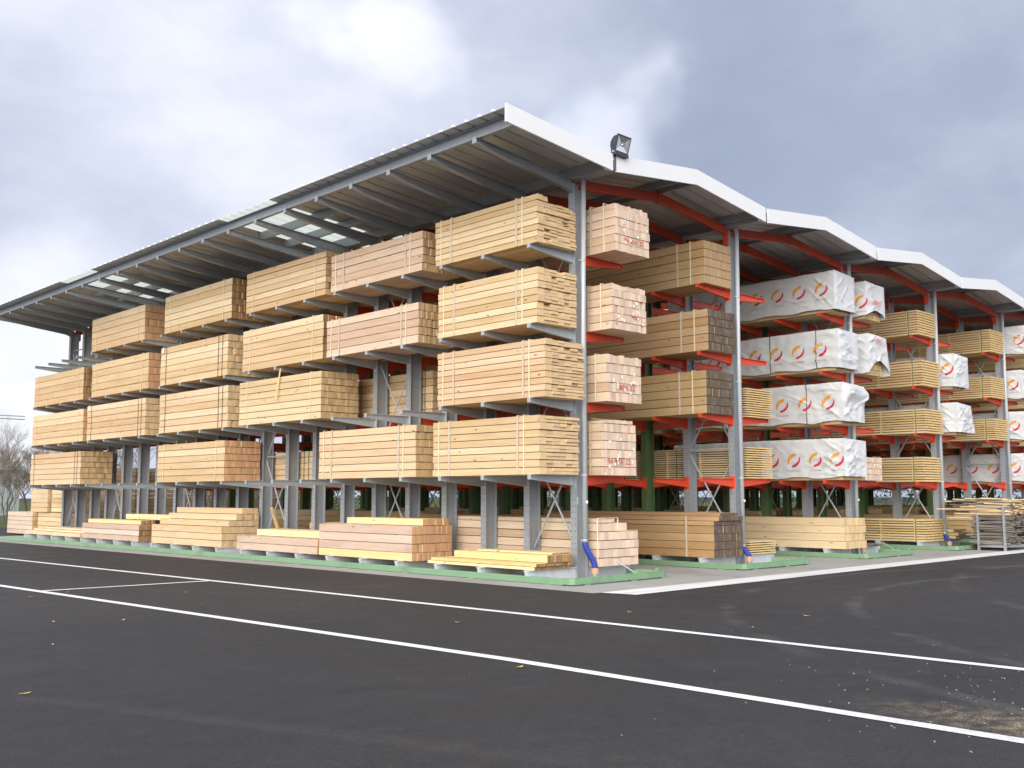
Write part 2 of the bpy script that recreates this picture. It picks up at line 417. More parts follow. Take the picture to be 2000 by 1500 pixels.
def tag(o, label, cat, group=None):
    o['label'] = label; o['category'] = cat
    if group: o['group'] = group
    return o


def struct(o):
    o['kind'] = 'structure'
    return o


TEXTS = {}
def text_polys(txt):
    """2-D triangles of a word, height about 1, centred on 0"""
    if txt not in TEXTS:
        cu = bpy.data.curves.new('word', 'FONT'); cu.body = txt; cu.align_x = 'CENTER'; cu.resolution_u = 2
        ob = bpy.data.objects.new('word', cu); COL.objects.link(ob)
        dg = bpy.context.evaluated_depsgraph_get(); dg.update()
        me = bpy.data.meshes.new_from_object(ob.evaluated_get(dg))
        TEXTS[txt] = ([tuple(v.co) for v in me.vertices], [tuple(p.vertices) for p in me.polygons])
        bpy.data.objects.remove(ob); bpy.data.meshes.remove(me); bpy.data.curves.remove(cu)
    return TEXTS[txt]


# ------------------------------------------------------------------ dimensions read off the photograph
D, SP, NK = 1.29, 5.405, 21            # upright spacing, row spacing, uprights per row
ROWX = [0.20 + SP * n for n in range(7)]
ZB = [0.24, 1.985, 3.42, 4.835, 6.375]  # underside of the packs on each level
YEND = 26.45

# ------------------------------------------------------------------ ground
q = MB(); q.face([(-600, -600, 0), (600, -600, 0), (600, 600, 0), (-600, 600, 0)])
struct(q.build('asphalt_yard', M_ASPH))
q = MB(); q.face([(-1.90, -2.2, 0.004), (44, -2.2, 0.004), (44, 30, 0.004), (-2.55, 30, 0.004)])
struct(q.build('concrete_slab', M_CONC))
q = MB(); q.face([(-1.62, -2.86, 0.008), (40, -2.60, 0.008), (40, -2.0, 0.008), (-1.75, -2.22, 0.008)])
struct(q.build('white_edge_strip', M_STRIP))


def roadline(pts, wd, z=0.005):
    q = MB()
    for (a, b) in zip(pts, pts[1:]):
        a, b = Vector((*a, z)), Vector((*b, z))
        n = Vector((-(b - a).y, (b - a).x, 0)).normalized() * wd / 2
        k = max(1, int((b - a).length / 1.0))
        for i in range(k):
            p, r = a.lerp(b, i / k), a.lerp(b, (i + 1) / k)
            q.face([p - n, r - n, r + n, p + n])
    return struct(q.build('road_marking', M_PAINT))


roadline([(-4.55, -14.0), (-4.60, -9.8), (-4.78, -3.2), (-5.12, 4.5), (-5.60, 14.9), (-6.6, 36)], 0.14)
roadline([(-7.46, -14.0), (-7.50, -10.9), (-7.58, -6.1), (-8.26, 5.0), (-8.75, 14), (-9.9, 34)], 0.15)
roadline([(-8.19, 4.58), (-5.19, 4.47)], 0.12, 0.009)
q = MB(); q.face([(-160, 41, 0.010), (160, 41, 0.010), (200, 260, 0.010), (-200, 260, 0.010)])
struct(q.build('grass_verge', M_GRASS))

# ------------------------------------------------------------------ racks
rng = random.Random(7)


def upright_mesh(grey):
    q = MB()
    h, fw_, d = 7.80, 0.08, 0.15
    for sx in (-1, 1):
        q.box((sx * d - 0.008, -fw_, 0.0), (sx * d + 0.008, fw_, h))
    q.box((-d + 0.0085, -0.006, 0.0), (d - 0.0085, 0.006, h))
    for sx in (-1, 1):                                   # bolt holes along both flanges
        x = sx * (d + 0.0105)
        for i in range(58):
            z = 0.55 + i * 0.12
            for y in (-0.045, 0.045):
                q.face([(x, y - 0.009, z - 0.012), (x, y + 0.009, z - 0.012), (x, y + 0.009, z + 0.012), (x, y - 0.009, z + 0.012)], 1)
    q.box((-0.22, -0.12, 0.0), (-0.16, 0.12, 0.015)); q.box((0.16, -0.12, 0.0), (0.22, 0.12, 0.015))
    return q.mesh('upright', [M_GALV if grey else M_GREENC, M_DARK])


def arm_mesh(mat, L=1.205):
    """tapered I-arm with its root at x=0, reaching to +x, top at z=0"""
    q = MB()
    d0, d1, w_ = 0.19, 0.075, 0.045
    q.box((0, -w_, -0.012), (L, w_, 0))
    q.prism([(0, -d0), (L, -d1), (L, -0.0125), (0, -0.0125)], 1, -0.006, 0.006)
    i = len(q.v)
    q.v += [(0, -w_, -d0 - 0.01), (L, -w_, -d1 - 0.01), (L, w_, -d1 - 0.01), (0, w_, -d0 - 0.01), (0, -w_, -d0 - 0.0005), (L, -w_, -d1 - 0.0005), (L, w_, -d1 - 0.0005), (0, w_, -d0 - 0.0005)]
    for f in ((0, 3, 2, 1), (4, 5, 6, 7), (0, 1, 5, 4), (2, 3, 7, 6), (1, 2, 6, 5), (3, 0, 4, 7)):
        q.f.append(tuple(i + k for k in f)); q.m.append(0); q.t.append(0.5)
    q.box((L, -w_, -d1 - 0.012), (L + 0.010, w_, 0.004))
    q.box((-0.012, -0.075, -0.24), (0, 0.075, 0.05))
    return q.mesh('arm', mat)


def foot_mesh(L=1.30):
    q = MB()
    h0, h1, w_ = 0.225, 0.205, 0.07
    q.box((0, -w_, h0 - 0.012), (L, w_, h0))
    q.prism([(0, 0.0125), (L - 0.06, 0.0125), (L, h0 - 0.0125), (0, h0 - 0.0125)], 1, -0.04, 0.04)
    q.prism([(L - 0.055, 0.0), (L - 0.045, 0.0), (L + 0.012, h0), (L + 0.002, h0)], 1, -0.045, 0.045)
    return q.mesh('base_foot', M_FOOT)


ME_UP = {True: upright_mesh(True), False: upright_mesh(False)}
ME_ARM = {'grey': arm_mesh(M_GALVL), 'red': arm_mesh(M_RED)}
ME_FOOT = foot_mesh()
ORD = ['first', 'second', 'third', 'fourth', 'fifth', 'sixth', 'seventh']


def arms_at(par, grey, side, lev, kz=None):
    o = link('arm', ME_ARM['grey' if grey else 'red'], par, (side * 0.161, 0, ZB[lev] - 0.006), 0.0 if side > 0 else math.pi)
    return o


for n in range(7):
    rk = thing('cantilever_rack', (
        'grey outermost cantilever rack with grey outer arms along the long open side',
        'cantilever rack behind the second downpipe, grey end posts then green posts, red arms',
        'cantilever rack behind the third downpipe carrying white wrapped packs on its left',
        'cantilever rack behind the fourth downpipe carrying stickered boards on its left arms',
        'cantilever rack behind the fifth downpipe beside the stillage of scrap wood',
        'shaded cantilever rack glimpsed behind the rack at the fifth downpipe', 'farthest shaded cantilever rack glimpsed through the others')[n], 'rack', (ROWX[n], 0, 0), 0, 'rows of cantilever racks under the roof')
    single = 0
    rest = MB()
    for k in range(NK):
        grey = (n == 0) or k < 2
        u = link('upright', ME_UP[grey], rk, (0, k * D, 0))
        for s in (-1, 1):
            link('base_foot', ME_FOOT, u, (s * 0.161, 0, 0), 0.0 if s > 0 else math.pi)
            for lev in (1, 2, 3, 4):
                own = (n == 0 and (s < 0 or k < 3)) or (n > 0 and k < 6)
                if own:
                    arms_at(u, n == 0 and s < 0, s, lev)
                else:
                    me = ME_ARM['red']
                    i = len(rest.v)
                    rest.v += [(s * (v.co.x + 0.161), k * D + v.co.y, ZB[lev] - 0.006 + v.co.z) for v in me.vertices]
                    for p in me.polygons:
                        rest.f.append(tuple(i + j for j in p.vertices)); rest.m.append(0); rest.t.append(0.5)
        if k == 0 and n < 4:
            for xx in (-0.125, -0.075):
                q = MB(); q.box((xx, -0.0125, 1.42), (xx + 0.034, -0.0065, 1.56)); q.build('label_plate', M_TAG, u)
    o = rest.build('arm', M_RED, rk); o['kind'] = 'stuff'
    for a in (0, 4, 8, 12, 16, 19):                       # cross bracing between pairs of uprights
        y0, y1 = a * D + 0.03, (a + 1) * D - 0.03
        for (z0, z1) in ((0.55, 2.55), (2.75, 4.75), (4.95, 6.95)):
            b = MB()
            for (xa, xb, off) in ((z0, z1, -0.03), (z1, z0, 0.03)):
                p0, p1 = Vector((off, y0, xa)), Vector((off, y1, xb))
                b.tube([p0, p1], 0.020, 6)
            b.tube([(0, y0, z1 + 0.1), (0, y1, z1 + 0.1)], 0.024, 6)
            b.build('cross_brace', M_GALVL, rk)

# ------------------------------------------------------------------ green floor rails round each rack
for n in range(5):
    gr = thing('guard_rail', 'faded green steel floor rail around the %s rack base counting from the corner' % ORD[n], 'guard rail', (ROWX[n], 0, 0), 0, 'green floor rails around the rack bases')
    for s in (-1, 1):
        q = MB()
        x = s * 1.40
        lean = -0.019 if (n == 0 and s < 0) else 0.0      # the outer rail runs slightly away from the rack
        q.prism([(x - 0.05, 0.012), (x + 0.05, 0.012), (x + 0.05, 0.115), (x + 0.04, 0.125), (x - 0.04, 0.125), (x - 0.05, 0.115)], 1, -0.90, NK * D - 0.4)
        for i in range(14):
            q.box((x - 0.06, -0.6 + i * 2.0, 0.004), (x + 0.06, -0.45 + i * 2.0, 0.0115))
        q.v = [(a + lean * (b + 0.9), b, c_) for (a, b, c_) in q.v]
        q.build('side_rail', M_GREENR, gr)
    q = MB()
    pr_ = [(-1.45, -0.90), (-1.45, -1.06), (-1.38, -1.13), (1.18, -1.13), (1.33, -1.06), (1.45, -0.90), (1.35, -0.90), (1.27, -0.99), (1.14, -1.03), (-1.32, -1.03), (-1.35, -1.0), (-1.35, -0.90)]
    q.prism(pr_, 2, 0.03, 0.135)
    for x in (-1.1, 0.2, 1.1): q.box((x, -1.12, 0.004), (x + 0.16, -1.04, 0.0295))
    q.build('end_rail', M_GREENR, gr)
    for x in (0.42, 1.02):
        q = MB(); q.prism([(x, 0.1355), (x + 0.11, 0.1355), (x + 0.09, 0.20), (x + 0.02, 0.20)], 1, -1.06, -1.035)
        q.box((x, -1.035, 0.1355), (x + 0.11, -0.97, 0.147))
        q.build('stop_plate', M_GREENR, gr)
    if n in (0, 2):
        q = MB(); q.tube([(0.45, -1.0, 0.14), (0.30, -0.66, 0.36)], 0.012, 6)
        q.build('tie_rod', M_GALVL if n == 0 else M_GREENR, gr)

# ------------------------------------------------------------------ rainwater pipes
for n in range(5):
    dp = thing('downpipe', '%s rainwater downpipe from the corner, grey with a blue sleeve at its foot' % ORD[n], 'downpipe', (ROWX[n] - 0.03, -0.17, 0), 0, 'grey downpipes on the end posts')
    q = MB(); q.tube([(0, 0, 0.66 if n == 0 else 0.38), (0, 0, 5.0), (0.02, -0.02, 7.88)], 0.05, 14)
    q.build('pipe', M_PIPE, dp, smooth=True)
    for z in (0.72 if n == 0 else 0.44, 1.97, 4.2, 6.2):
        q = MB(); q.tube([(0, 0, z), (0, 0, z + 0.035)], 0.058, 14); q.box((-0.09, 0.0, z), (-0.045, 0.02, z + 0.03))
        q.build('collar', M_GALVL, dp)
    q = MB(); q.tube([(-0.005, -0.055, 1.44), (-0.005, -0.07, 1.46), (0, -0.055, 1.485)], 0.022, 8)
    q.build('clip', M_TAG, dp, smooth=True)
    pts, rr = [], []
    for i in range(26):
        t = i / 25
        e = 3 * t * t - 2 * t * t * t
        ox, zt = (0.17, 0.70) if n == 0 else (0.08, 0.42)
        pts.append((ox * e, -0.10 * e, zt - (zt - 0.20) * t)); rr.append(0.056 + (0.004 if i % 2 else 0.0))
    q = MB(); q.tube(pts, rr, 14)
    q.build('blue_sleeve', M_BLUE, dp)
    q = MB(); q.tube([(ox, -0.10, 0.10), (ox, -0.10, 0.205)], 0.07, 14)
    q.build('socket', M_TERRA, dp)
    q = MB(); q.tube([(ox, -0.10, 0.0), (ox, -0.10, 0.10)], 0.062, 14)
    q.build('ground_stub', M_GALV, dp)

# ------------------------------------------------------------------ roof
roof = thing('canopy_roof', 'wide grey metal roof with white wavy edge boards over all the racks', 'roof', (0, 0, 0))
Y0 = -1.0
VALX = [0.15 + SP * n for n in range(8)]
ZV, ZP, ZE = 8.10, 8.41, 8.345           # sheet level at valley, peak, outer edge
SKYY = [(6.83, 9.17), (17.0, 19.4)]


def sheet(x0, z0, x1, z1, ya, yb, mat, name):
    """trapezoidal ribbed sheet, ribs running up the slope"""
    q = MB(); prof = []
    y = ya; P = 0.36
    ys = []
    rh = 0.042 if mat is M_ROOF else 0.010
    while y < yb - 1e-6:
        for dy, dz in ((0, 0.0), (0.275, 0.0), (0.292, rh), (0.332, rh), (0.349, 0.0)):
            if y + dy < yb: ys.append((y + dy, dz))
        y += P
    ys.append((yb, 0.0))
    for (a, da), (b, db) in zip(ys, ys[1:]):
        q.face([(x0, a, z0 + da), (x1, a, z1 + da), (x1, b, z1 + db), (x0, b, z0 + db)])
        q.face([(x0, a, z0 + da - 0.006), (x0, b, z0 + db - 0.006), (x1, b, z1 + db - 0.006), (x1, a, z1 + da - 0.006)])
    if x0 < -2 and mat is M_ROOF:                        # white cap on every rib's eave end, standing in for its sunlit top
        for (a, da), (b, db), (c_, dc), (d, dd) in zip(ys, ys[1:], ys[2:], ys[3:]):
            if da == 0 and db > 0 and dc > 0 and dd == 0:
                q.prism([(a, z0), (d, z0), (c_, z0 + dc + 0.004), (b, z0 + db + 0.004)], 0, x0 - 0.012, x0 + 0.03, 1)
    return q.build(name, [mat, M_WHITE], roof, fix=False)


slopes = [(-2.75, ZE, 0.05, ZV)]
for b in range(7):
    xm = (VALX[b] + VALX[b + 1]) / 2
    slopes += [(VALX[b] + 0.10, ZV, xm, ZP), (xm, ZP, VALX[b + 1] - 0.10, ZV)]
for (x0, z0, x1, z1) in slopes:
    y = Y0
    for (a, b) in SKYY + [(YEND, None)]:
        sheet(x0, z0, x1, z1, y, a, M_ROOF, 'roof_sheet')
        if b:
            sheet(x0, z0, x1, z1, a, b, M_SKYL, 'skylight')
            y = b


def fascia(pts, ya=-1.045, yb=-1.005):
    q = MB()
    for (xa, za), (xb, zb) in zip(pts, pts[1:]):
        q.prism([(xa, za - 0.27), (xb, zb - 0.27), (xb, zb + 0.065), (xa, za + 0.065)], 1, ya, yb)
    return q.build('fascia', M_WHITE, roof)


fascia([(-2.76, ZE), (VALX[0] - 0.05, ZV)])
for b in range(7):
    fascia([(VALX[b] + 0.055, ZV), ((VALX[b] + VALX[b + 1]) / 2, ZP), (VALX[b + 1] - 0.055, ZV)])
fascia([(-2.76, ZE), (VALX[0] - 0.05, ZV)], YEND + 0.005, YEND + 0.045)
for n, x in enumerate(VALX):                             # valley gutters carried on the posts
    q = MB()
    q.prism([(x - 0.16, 8.099), (x - 0.15, 7.86), (x + 0.15, 7.86), (x + 0.16, 8.099), (x + 0.15, 8.099), (x + 0.14, 7.872), (x - 0.14, 7.872), (x - 0.15, 8.099)], 1, -0.90, YEND)
    q.build('gutter', M_GALV, roof)


def zs(x, s):
    return s[1] + (s[3] - s[1]) * (x - s[0]) / (s[2] - s[0])


def purlin(x, s, h=0.20, t=0.06, mat=M_GALV, out=False, ya=-0.97, yb=YEND - 0.05):
    zt = zs(x, s) - 0.012
    q = MB()
    q.box((x - t, ya, zt - h), (x - t + 0.006, yb, zt))
    q.box((x - t + 0.0065, ya, zt - 0.008), (x + t * 0.6, yb, zt))
    q.box((x - t + 0.0065, ya, zt - h), (x + t * 0.6, yb, zt - h + 0.008))
    if out:
        q.v = [(2 * x - a, b, c_) for (a, b, c_) in q.v]
    q.build('purlin', mat, roof)


purlin(-2.5, slopes[0], 0.225, 0.06, M_GALV, True)
for (a, b) in SKYY:
    for x in (-1.55, -0.80): purlin(x, slopes[0], 0.20, 0.04, M_GALVL, ya=a - 0.95, yb=b + 0.12)
for s in slopes[1:]:
    up = s[3] > s[1]
    for f in ((0.045, 0.93) if up else (0.07, 0.955)):
        purlin(s[0] + (s[2] - s[0]) * f, s, 0.15, 0.04)

q = MB()                                                # tapered rafter: local x from post outwards (negative), z relative
prof = []
xs = [0.05, -0.03, -0.12, -0.36, -1.2, -2.0, -2.56]
top = [zs(x, slopes[0]) - 0.235 for x in xs]
dep = [0.27, 0.235, 0.215, 0.205, 0.18, 0.14, 0.10]
for i in range(len(xs) - 1):
    xa, xb = xs[i], xs[i + 1]
    q.prism([(xb, top[i + 1] - dep[i + 1]), (xa, top[i] - dep[i]), (xa, top[i]), (xb, top[i + 1])], 1, -0.006, 0.006)
    for (za, zb) in ((top[i], top[i + 1]), (top[i] - dep[i], top[i + 1] - dep[i + 1])):
        q.prism([(xb, zb - 0.005), (xa, za - 0.005), (xa, za + 0.005), (xb, zb + 0.005)], 1, -0.055, 0.055)
q.box((-2.572, -0.055, top[-1] - dep[-1] - 0.006), (-2.5605, 0.055, top[-1] + 0.006))
ME_RAFT = q.mesh('rafter', M_GALV)
for k in range(NK):
    link('rafter', ME_RAFT, roof, (0, k * D, 0))

xm = SP / 2                                             # red gable frame of one bay, local x from valley to valley
q = MB()
za, zp, dd = 7.80, 8.09, 0.20
for (p, r) in (((0.10, za), (xm, zp)), ((xm, zp), (SP - 0.10, za))):
    q.prism([(p[0], p[1] - dd / 2), (r[0], r[1] - dd / 2), (r[0], r[1] + dd / 2), (p[0], p[1] + dd / 2)], 1, -0.04, 0.04)
q.box((0.205, -0.06, 7.46), (0.27, 0.06, 7.73))
q.box((SP - 0.17, -0.06, 7.46), (SP - 0.105, 0.06, 7.73))
q.box((xm - 0.05, -0.05, zp - 0.125), (xm + 0.05, 0.05, zp + 0.13))
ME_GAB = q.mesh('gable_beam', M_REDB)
rest = MB()
for b in range(7):
    for k in range(NK):
        if b < 5 and k < 12: link('gable_beam', ME_GAB, roof, (VALX[b], k * D, 0))
        else:
            i = len(rest.v)
            rest.v += [(VALX[b] + v.co.x, k * D + v.co.y, v.co.z) for v in ME_GAB.vertices]
            for p in ME_GAB.polygons:
                rest.f.append(tuple(i + j for j in p.vertices)); rest.m.append(0); rest.t.append(0.5)
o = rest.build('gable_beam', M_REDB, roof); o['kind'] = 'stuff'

# floodlight on its post at the first valley
fl = thing('floodlight', 'dark square floodlight on a short pole above the white roof edge', 'floodlight', (0.17, -1.03, 7.86))
q = MB(); q.tube([(0, 0, 0), (0, 0, 0.285)], 0.022, 10); q.build('pole', M_BLACK, fl)
q = MB(); q.box((-0.08, -0.09, 0.286), (0.31, 0.10, 0.345)); q.box((-0.10, -0.015, 0.35), (-0.085, 0.015, 0.56)); q.build('bracket', M_BLACK, fl)
hd = link('housing', None, fl, (0.13, -0.06, 0.74), 0)
q = MB()
prof = [(-0.0, -0.19), (0.0, 0.19)] + [(0.06 + 0.16 * math.sin(math.pi * t), 0.19 * math.cos(math.pi * t)) for t in (0.08, 0.2, 0.35, 0.5, 0.65, 0.8, 0.92)]
q.prism(prof, 0, -0.19, 0.19)
for a, b in (((-0.215, -0.05, -0.215), (0.215, 0.0, -0.19)), ((-0.215, -0.05, 0.19), (0.215, 0.0, 0.215)), ((-0.215, -0.05, -0.1895), (-0.19, 0.0, 0.1895)), ((0.19, -0.05, -0.1895), (0.215, 0.0, 0.1895))):
    q.box(a, b)
hme = q.mesh('housing', M_BLACK)
bpy.data.objects.remove(hd)
hd = link('housing', hme, fl, (0.15, -0.06, 0.535), 0)
hd.rotation_euler = (R(14), R(5), R(-8)); hd.scale = (.80, .80, .78)
q = MB()
for a, b, c_, d_ in (((-.19, -.19), (.19, -.19), (.06, -.05), (-.06, -.05)), ((.19, -.19), (.19, .19), (.06, .05), (.06, -.05)), ((.19, .19), (-.19, .19), (-.06, .05), (.06, .05)), ((-.19, .19), (-.19, -.19), (-.06, -.05), (-.06, .05))):
    q.face([(a[0], -0.035, a[1]), (b[0], -0.035, b[1]), (c_[0], -0.006, c_[1]), (d_[0], -0.006, d_[1])])
q.face([(-.06, -.006, -.05), (.06, -.006, -.05), (.06, -.006, .05), (-.06, -.006, .05)])
q.tube([(0.04, -0.03, -0.01), (0.04, -0.012, -0.01)], 0.035, 10)
q.build('reflector', M_REFL, hd)


# ------------------------------------------------------------------ timber packs
def grid_layers(n, h, gap=0.010, W=1.08, L=3.0, sub=1):
    return [(h, 0.0, W, 0.0, L, gap, sub) for _ in range(n)]


def boards(layers, bw, seed, jit=0.012, bow=0.004, stick=None, topj=0.006):
    """boards along local y. layer = (height, x0, x1, y0, y1, gap above, sub-layers, [side material index])"""
    r = random.Random(seed)
    q = MB()
    z = 0.0
    for li, ly in enumerate(layers):
        h, x0, x1, ya, yb, gap, sub = ly[:7]
        mi = ly[7] if len(ly) > 7 else 0
        hh = (h - gap) / sub
        nb = max(1, round((x1 - x0) / bw))
        wd = (x1 - x0) / nb
        for s_ in range(sub):
            sh = r.uniform(-bow, bow)
            lj = r.uniform(0, jit * 0.8)
            for b in range(nb):
                gx = 0.004
                dx0 = r.uniform(-bow, bow) if b == 0 else 0
                dx1 = r.uniform(-bow, bow) if b == nb - 1 else 0
                y0 = ya + lj + r.uniform(0, jit) + (r.uniform(0, jit * 3) if r.random() < 0.08 else 0)
                y1 = yb - r.uniform(0, jit)
                tj = r.uniform(0, topj) if li == len(layers) - 1 else 0.0
                if b == 0 and sub > 1:
                    if s_ == 0: q.box((x0 + sh + dx0, y0, z), (x0 + wd - gx / 2 + sh, y1, z + h - gap), mi * 2, r.random(), mi * 2 + 1)
                    continue
                q.box((x0 + b * wd + gx / 2 + sh + dx0, y0, z + s_ * hh), (x0 + (b + 1) * wd - gx / 2 + sh + dx1, y1, z + (s_ + 1) * hh - (0.003 if sub > 1 else 0.0) - (r.uniform(0, 0.004)) - tj), mi * 2, r.random(), mi * 2 + 1)
        if stick and li < len(layers) - 1:
            k = max(2, round((yb - ya) / stick))
            for i in range(k + 1):
                yy = ya + 0.30 + (yb - ya - 0.65) * i / k
                q.box((x0 + 0.002, yy, z + h - gap), (x1 - 0.002, yy + 0.05, z + h - 0.001), mi * 2, r.random(), mi * 2 + 1)
        z += h
    return q, z


PACKS = []
def pack(label, x, y, z, layers, side='pine', end='pine', bw=0.11, seed=1, jit=0.012, straps=(), stick=None, side2=None, end2=None, group='bundled timber packs on the racks', rz=0.0, bow=0.004, cat='timber pack', name='timber_pack', tags=0, text=None, topj=0.006):
    t = thing(name, label, cat, (x, y, z), rz, group)
    q, H = boards(layers, bw, seed, jit, bow, stick, topj)
    mats = [WD[side], ED[end]] + ([WD[side2], ED[end2 or end]] if side2 else [])
    q.build('boards', mats, t)
    W0 = max(l[2] for l in layers); L0 = max(l[4] for l in layers)
    for (f, wd, mat) in straps:
        yy = f if f >= 0 else L0 + f
        e = 0.006
        s_ = MB()
        X0 = min(l[1] for l in layers) - bow * 2
        top_x0 = layers[-1][1] - bow * 2
        s_.box((X0 - e, yy, 0.0), (X0, yy + wd, H - (0 if top_x0 - X0 < 0.02 else layers[-1][0])))
        hr = sum(l[0] for l in layers if l[2] > W0 - 0.03)
        s_.box((W0 + bow * 2, yy, 0.0), (W0 + bow * 2 + e, yy + wd, hr))
        s_.box((top_x0 - e, yy, H - 0.002), (layers[-1][2] + bow * 2 + e, yy + wd, H + e))
        x9 = layers[-1][2] + bow * 2
        if W0 - layers[-1][2] > 0.03:                     # over the step of a short top course
            s_.box((x9, yy, hr - 0.002), (x9 + e, yy + wd, H + e)); s_.box((x9 + e, yy, hr), (W0 + bow * 2 + e, yy + wd, hr + e))
        s_.build('strap', mat, t)
    r = random.Random(seed + 5)
    for i in range(tags):
        xx, zz = r.uniform(0.1, W0 - 0.08), r.uniform(0.12, H * 0.62)
        s_ = MB(); a = 0.045; b = 0.06
        s_.box((xx, -0.006, zz), (xx + a, -0.003, zz + b))
        s_.build('paper_tag', M_TAG, t)
    if text:
        for (tx, xx, zz, hh, mt) in text:
            vs, fs = text_polys(tx)
            s_ = MB()
            s_.v = [(xx + vx * hh, -0.005, zz + vy * hh) for (vx, vy, _) in vs]
            s_.f = list(fs); s_.m = [0] * len(fs); s_.t = [0.5] * len(fs)
            s_.build('painted_number', mt, t)
    return t


CR = lambda L: ((0.12, 0.035, M_CREAM), (-0.42, 0.035, M_CREAM), (0.27, 0.05, M_BLUEST), (-0.50 + 0.0, 0.05, M_BLUEST))
def straps_near(L):
    return ((0.42, 0.030, M_CREAM), (0.58, 0.045, M_BLUEST), (-0.22, 0.030, M_CREAM), (-0.55, 0.045, M_BLUEST))
def straps_dark(L):
    return ((0.28, 0.018, M_DSTRAP), (0.50, 0.018, M_DSTRAP), (-0.40, 0.018, M_DSTRAP))
def straps_pale(L):
    return ((0.45, 0.022, M_CREAM), (-0.4, 0.022, M_CREAM))


XL = -1.13       # outer face of the packs on the long side
POSW = ['nearest the corner', 'second from the corner', 'third from the corner', 'fourth from the corner', 'fifth from the corner', 'at the far end']
LEVW = ['base feet', 'lowest arms', 'second arms up', 'third arms up', 'topmost arms']
LONG = {
    4: [(-0.23, 3.05, 8, .118, 2, 'pine', 'pine', .19, 'n'), (3.22, 3.45, 5, .176, 1, 'pink', 'mottle', .075, 'n'), (6.88, 3.74, 7, .153, 1, 'pine', 'mottle', .10, 'p'),
        (11.37, 4.02, 6, .186, 1, 'pine', 'brown', .08, 'p'), (16.72, 4.05, 5, .22, 1, 'pine', 'orange', .09, 'p')],
    3: [(-0.23, 2.95, 8, .134, 2, 'pine', 'pine', .18, 'n'), (3.34, 3.47, 5, .176, 1, 'pink', 'mottle', .07, 'n'), (6.94, 3.78, 6, .181, 1, 'pine', 'brown', .08, 'p'),
        (11.51, 4.04, 6, .188, 1, 'pine', 'pine', .10, 'd'), (16.34, 4.28, 5, .222, 1, 'pine', 'orange', .07, 'p'), (21.30, 4.58, 5, .222, 1, 'pine', 'brown', .09, 'p')],
    2: [(-0.41, 3.14, 9, .122, 2, 'pine', 'pine', .17, 'n'), None, (6.98, 3.85, 7, .163, 1, 'pine', 'mottle', .09, 'p'),
        (11.43, 4.08, 6, .191, 1, 'pine', 'pine', .10, 'd'), (16.43, 4.45, 6, .191, 1, 'pine', 'pine', .10, 'd'), (21.19, 4.70, 5, .220, 1, 'pine', 'orange', .08, 'p')],
    1: [(-0.26, 3.11, 8, .139, 2, 'pine', 'pine', .19, 'n'), (3.39, 3.65, 7, .159, 1, 'pine', 'mottle', .12, 'n'), None,
        (11.53, 3.98, 6, .183, 1, 'pine', 'orange', .085, 'p'), None, (21.24, 4.66, 6, .186, 1, 'pine', 'mottle', .09, 'd')],
}
WORDS = {'pine': 'golden pine', 'pink': 'pinkish pine'}
EW = {'pine': 'ragged light ends', 'mottle': 'mottled ends', 'brown': 'dark brown ends', 'orange': 'reddish ends'}
sd = 100
for lev, lst in LONG.items():
    for i, p in enumerate(lst):
        if not p: continue
        y, L, nl, lh, sub, sm, em, bw, st = p
        sd += 1
        strap = {'n': straps_near(L), 'p': straps_pale(L), 'd': straps_dark(L)}[st]
        ly = grid_layers(nl, lh, 0.013, 1.08, L, sub)
        lab = '%s pack on the %s of the long side, %s' % (WORDS[sm], LEVW[lev], POSW[i] if i < 5 else POSW[5])
        if i == 0 and lev in (3, 4):                     # a short loose course on top
            ly = ly[:-1] + [(lh, 0.0 if lev == 3 else 0.0, 1.08 if lev == 3 else 0.30, 0.0, L, 0.013, sub)]
        if i == 0: pjit = 0.034
        else: pjit = 0.012 if em == 'orange' else 0.022
        t = pack(lab, XL, y, ZB[lev], ly, sm, em, bw, sd, jit=pjit, straps=strap, bow=0.005)
        if lev == 3 and i == 3 or lev == 2 and i == 4 or lev == 1 and i == 5:
            s_ = MB(); s_.box((-0.022, L - 0.25, nl * lh - 0.16), (-0.016, L - 0.15, nl * lh - 0.0)); s_.build('paper_tag', M_TAG, t)

# loose stacks on the base feet of the long side
g0 = 'loose stacks along the base of the long side'
pack('low stack of yellow boards with dark ends on the base feet nearest the corner', XL - 0.04, -0.20, ZB[0] - 0.012,
     [(.062, 0, 1.0, 0.06, 3.15, .008, 1), (.065, 0.0, 1.0, 0.02, 3.05, .008, 1), (.14, .28, 1.0, 0.0, 2.65, .004, 1), (.03, .5, 1.0, .1, 2.2, 0, 1)], 'yellow', 'brown', .11, 301, jit=.012, group=g0)
pack('pink planed stack with orange ends and a yellow top course on the base feet', XL, 3.50, ZB[0] - 0.012,
     [(.175, 0, 1.1, 0.0, 3.47, .008, 1, 1), (.185, 0, 1.1, 0, 3.47, .01, 1), (.185, 0, 1.1, 0, 3.47, .01, 1), (.185, 0, 1.1, 0, 3.47, .01, 1), (.15, .38, 1.1, .10, 2.9, .01, 1, 1)], 'rose', 'orange', .075, 302, jit=.015, side2='yellow', group=g0)
pack('low pinkish stack of two courses with a yellow plank course on top', XL, 7.02, ZB[0] - 0.012,
     [(.18, 0, 1.1, 0, 3.75, .01, 1), (.17, 0, 1.1, 0, 3.75, .01, 1), (.17, .38, 1.1, .15, 3.4, .01, 1, 1)], 'rose', 'orange', .085, 303, jit=.01, side2='yellow', group=g0)
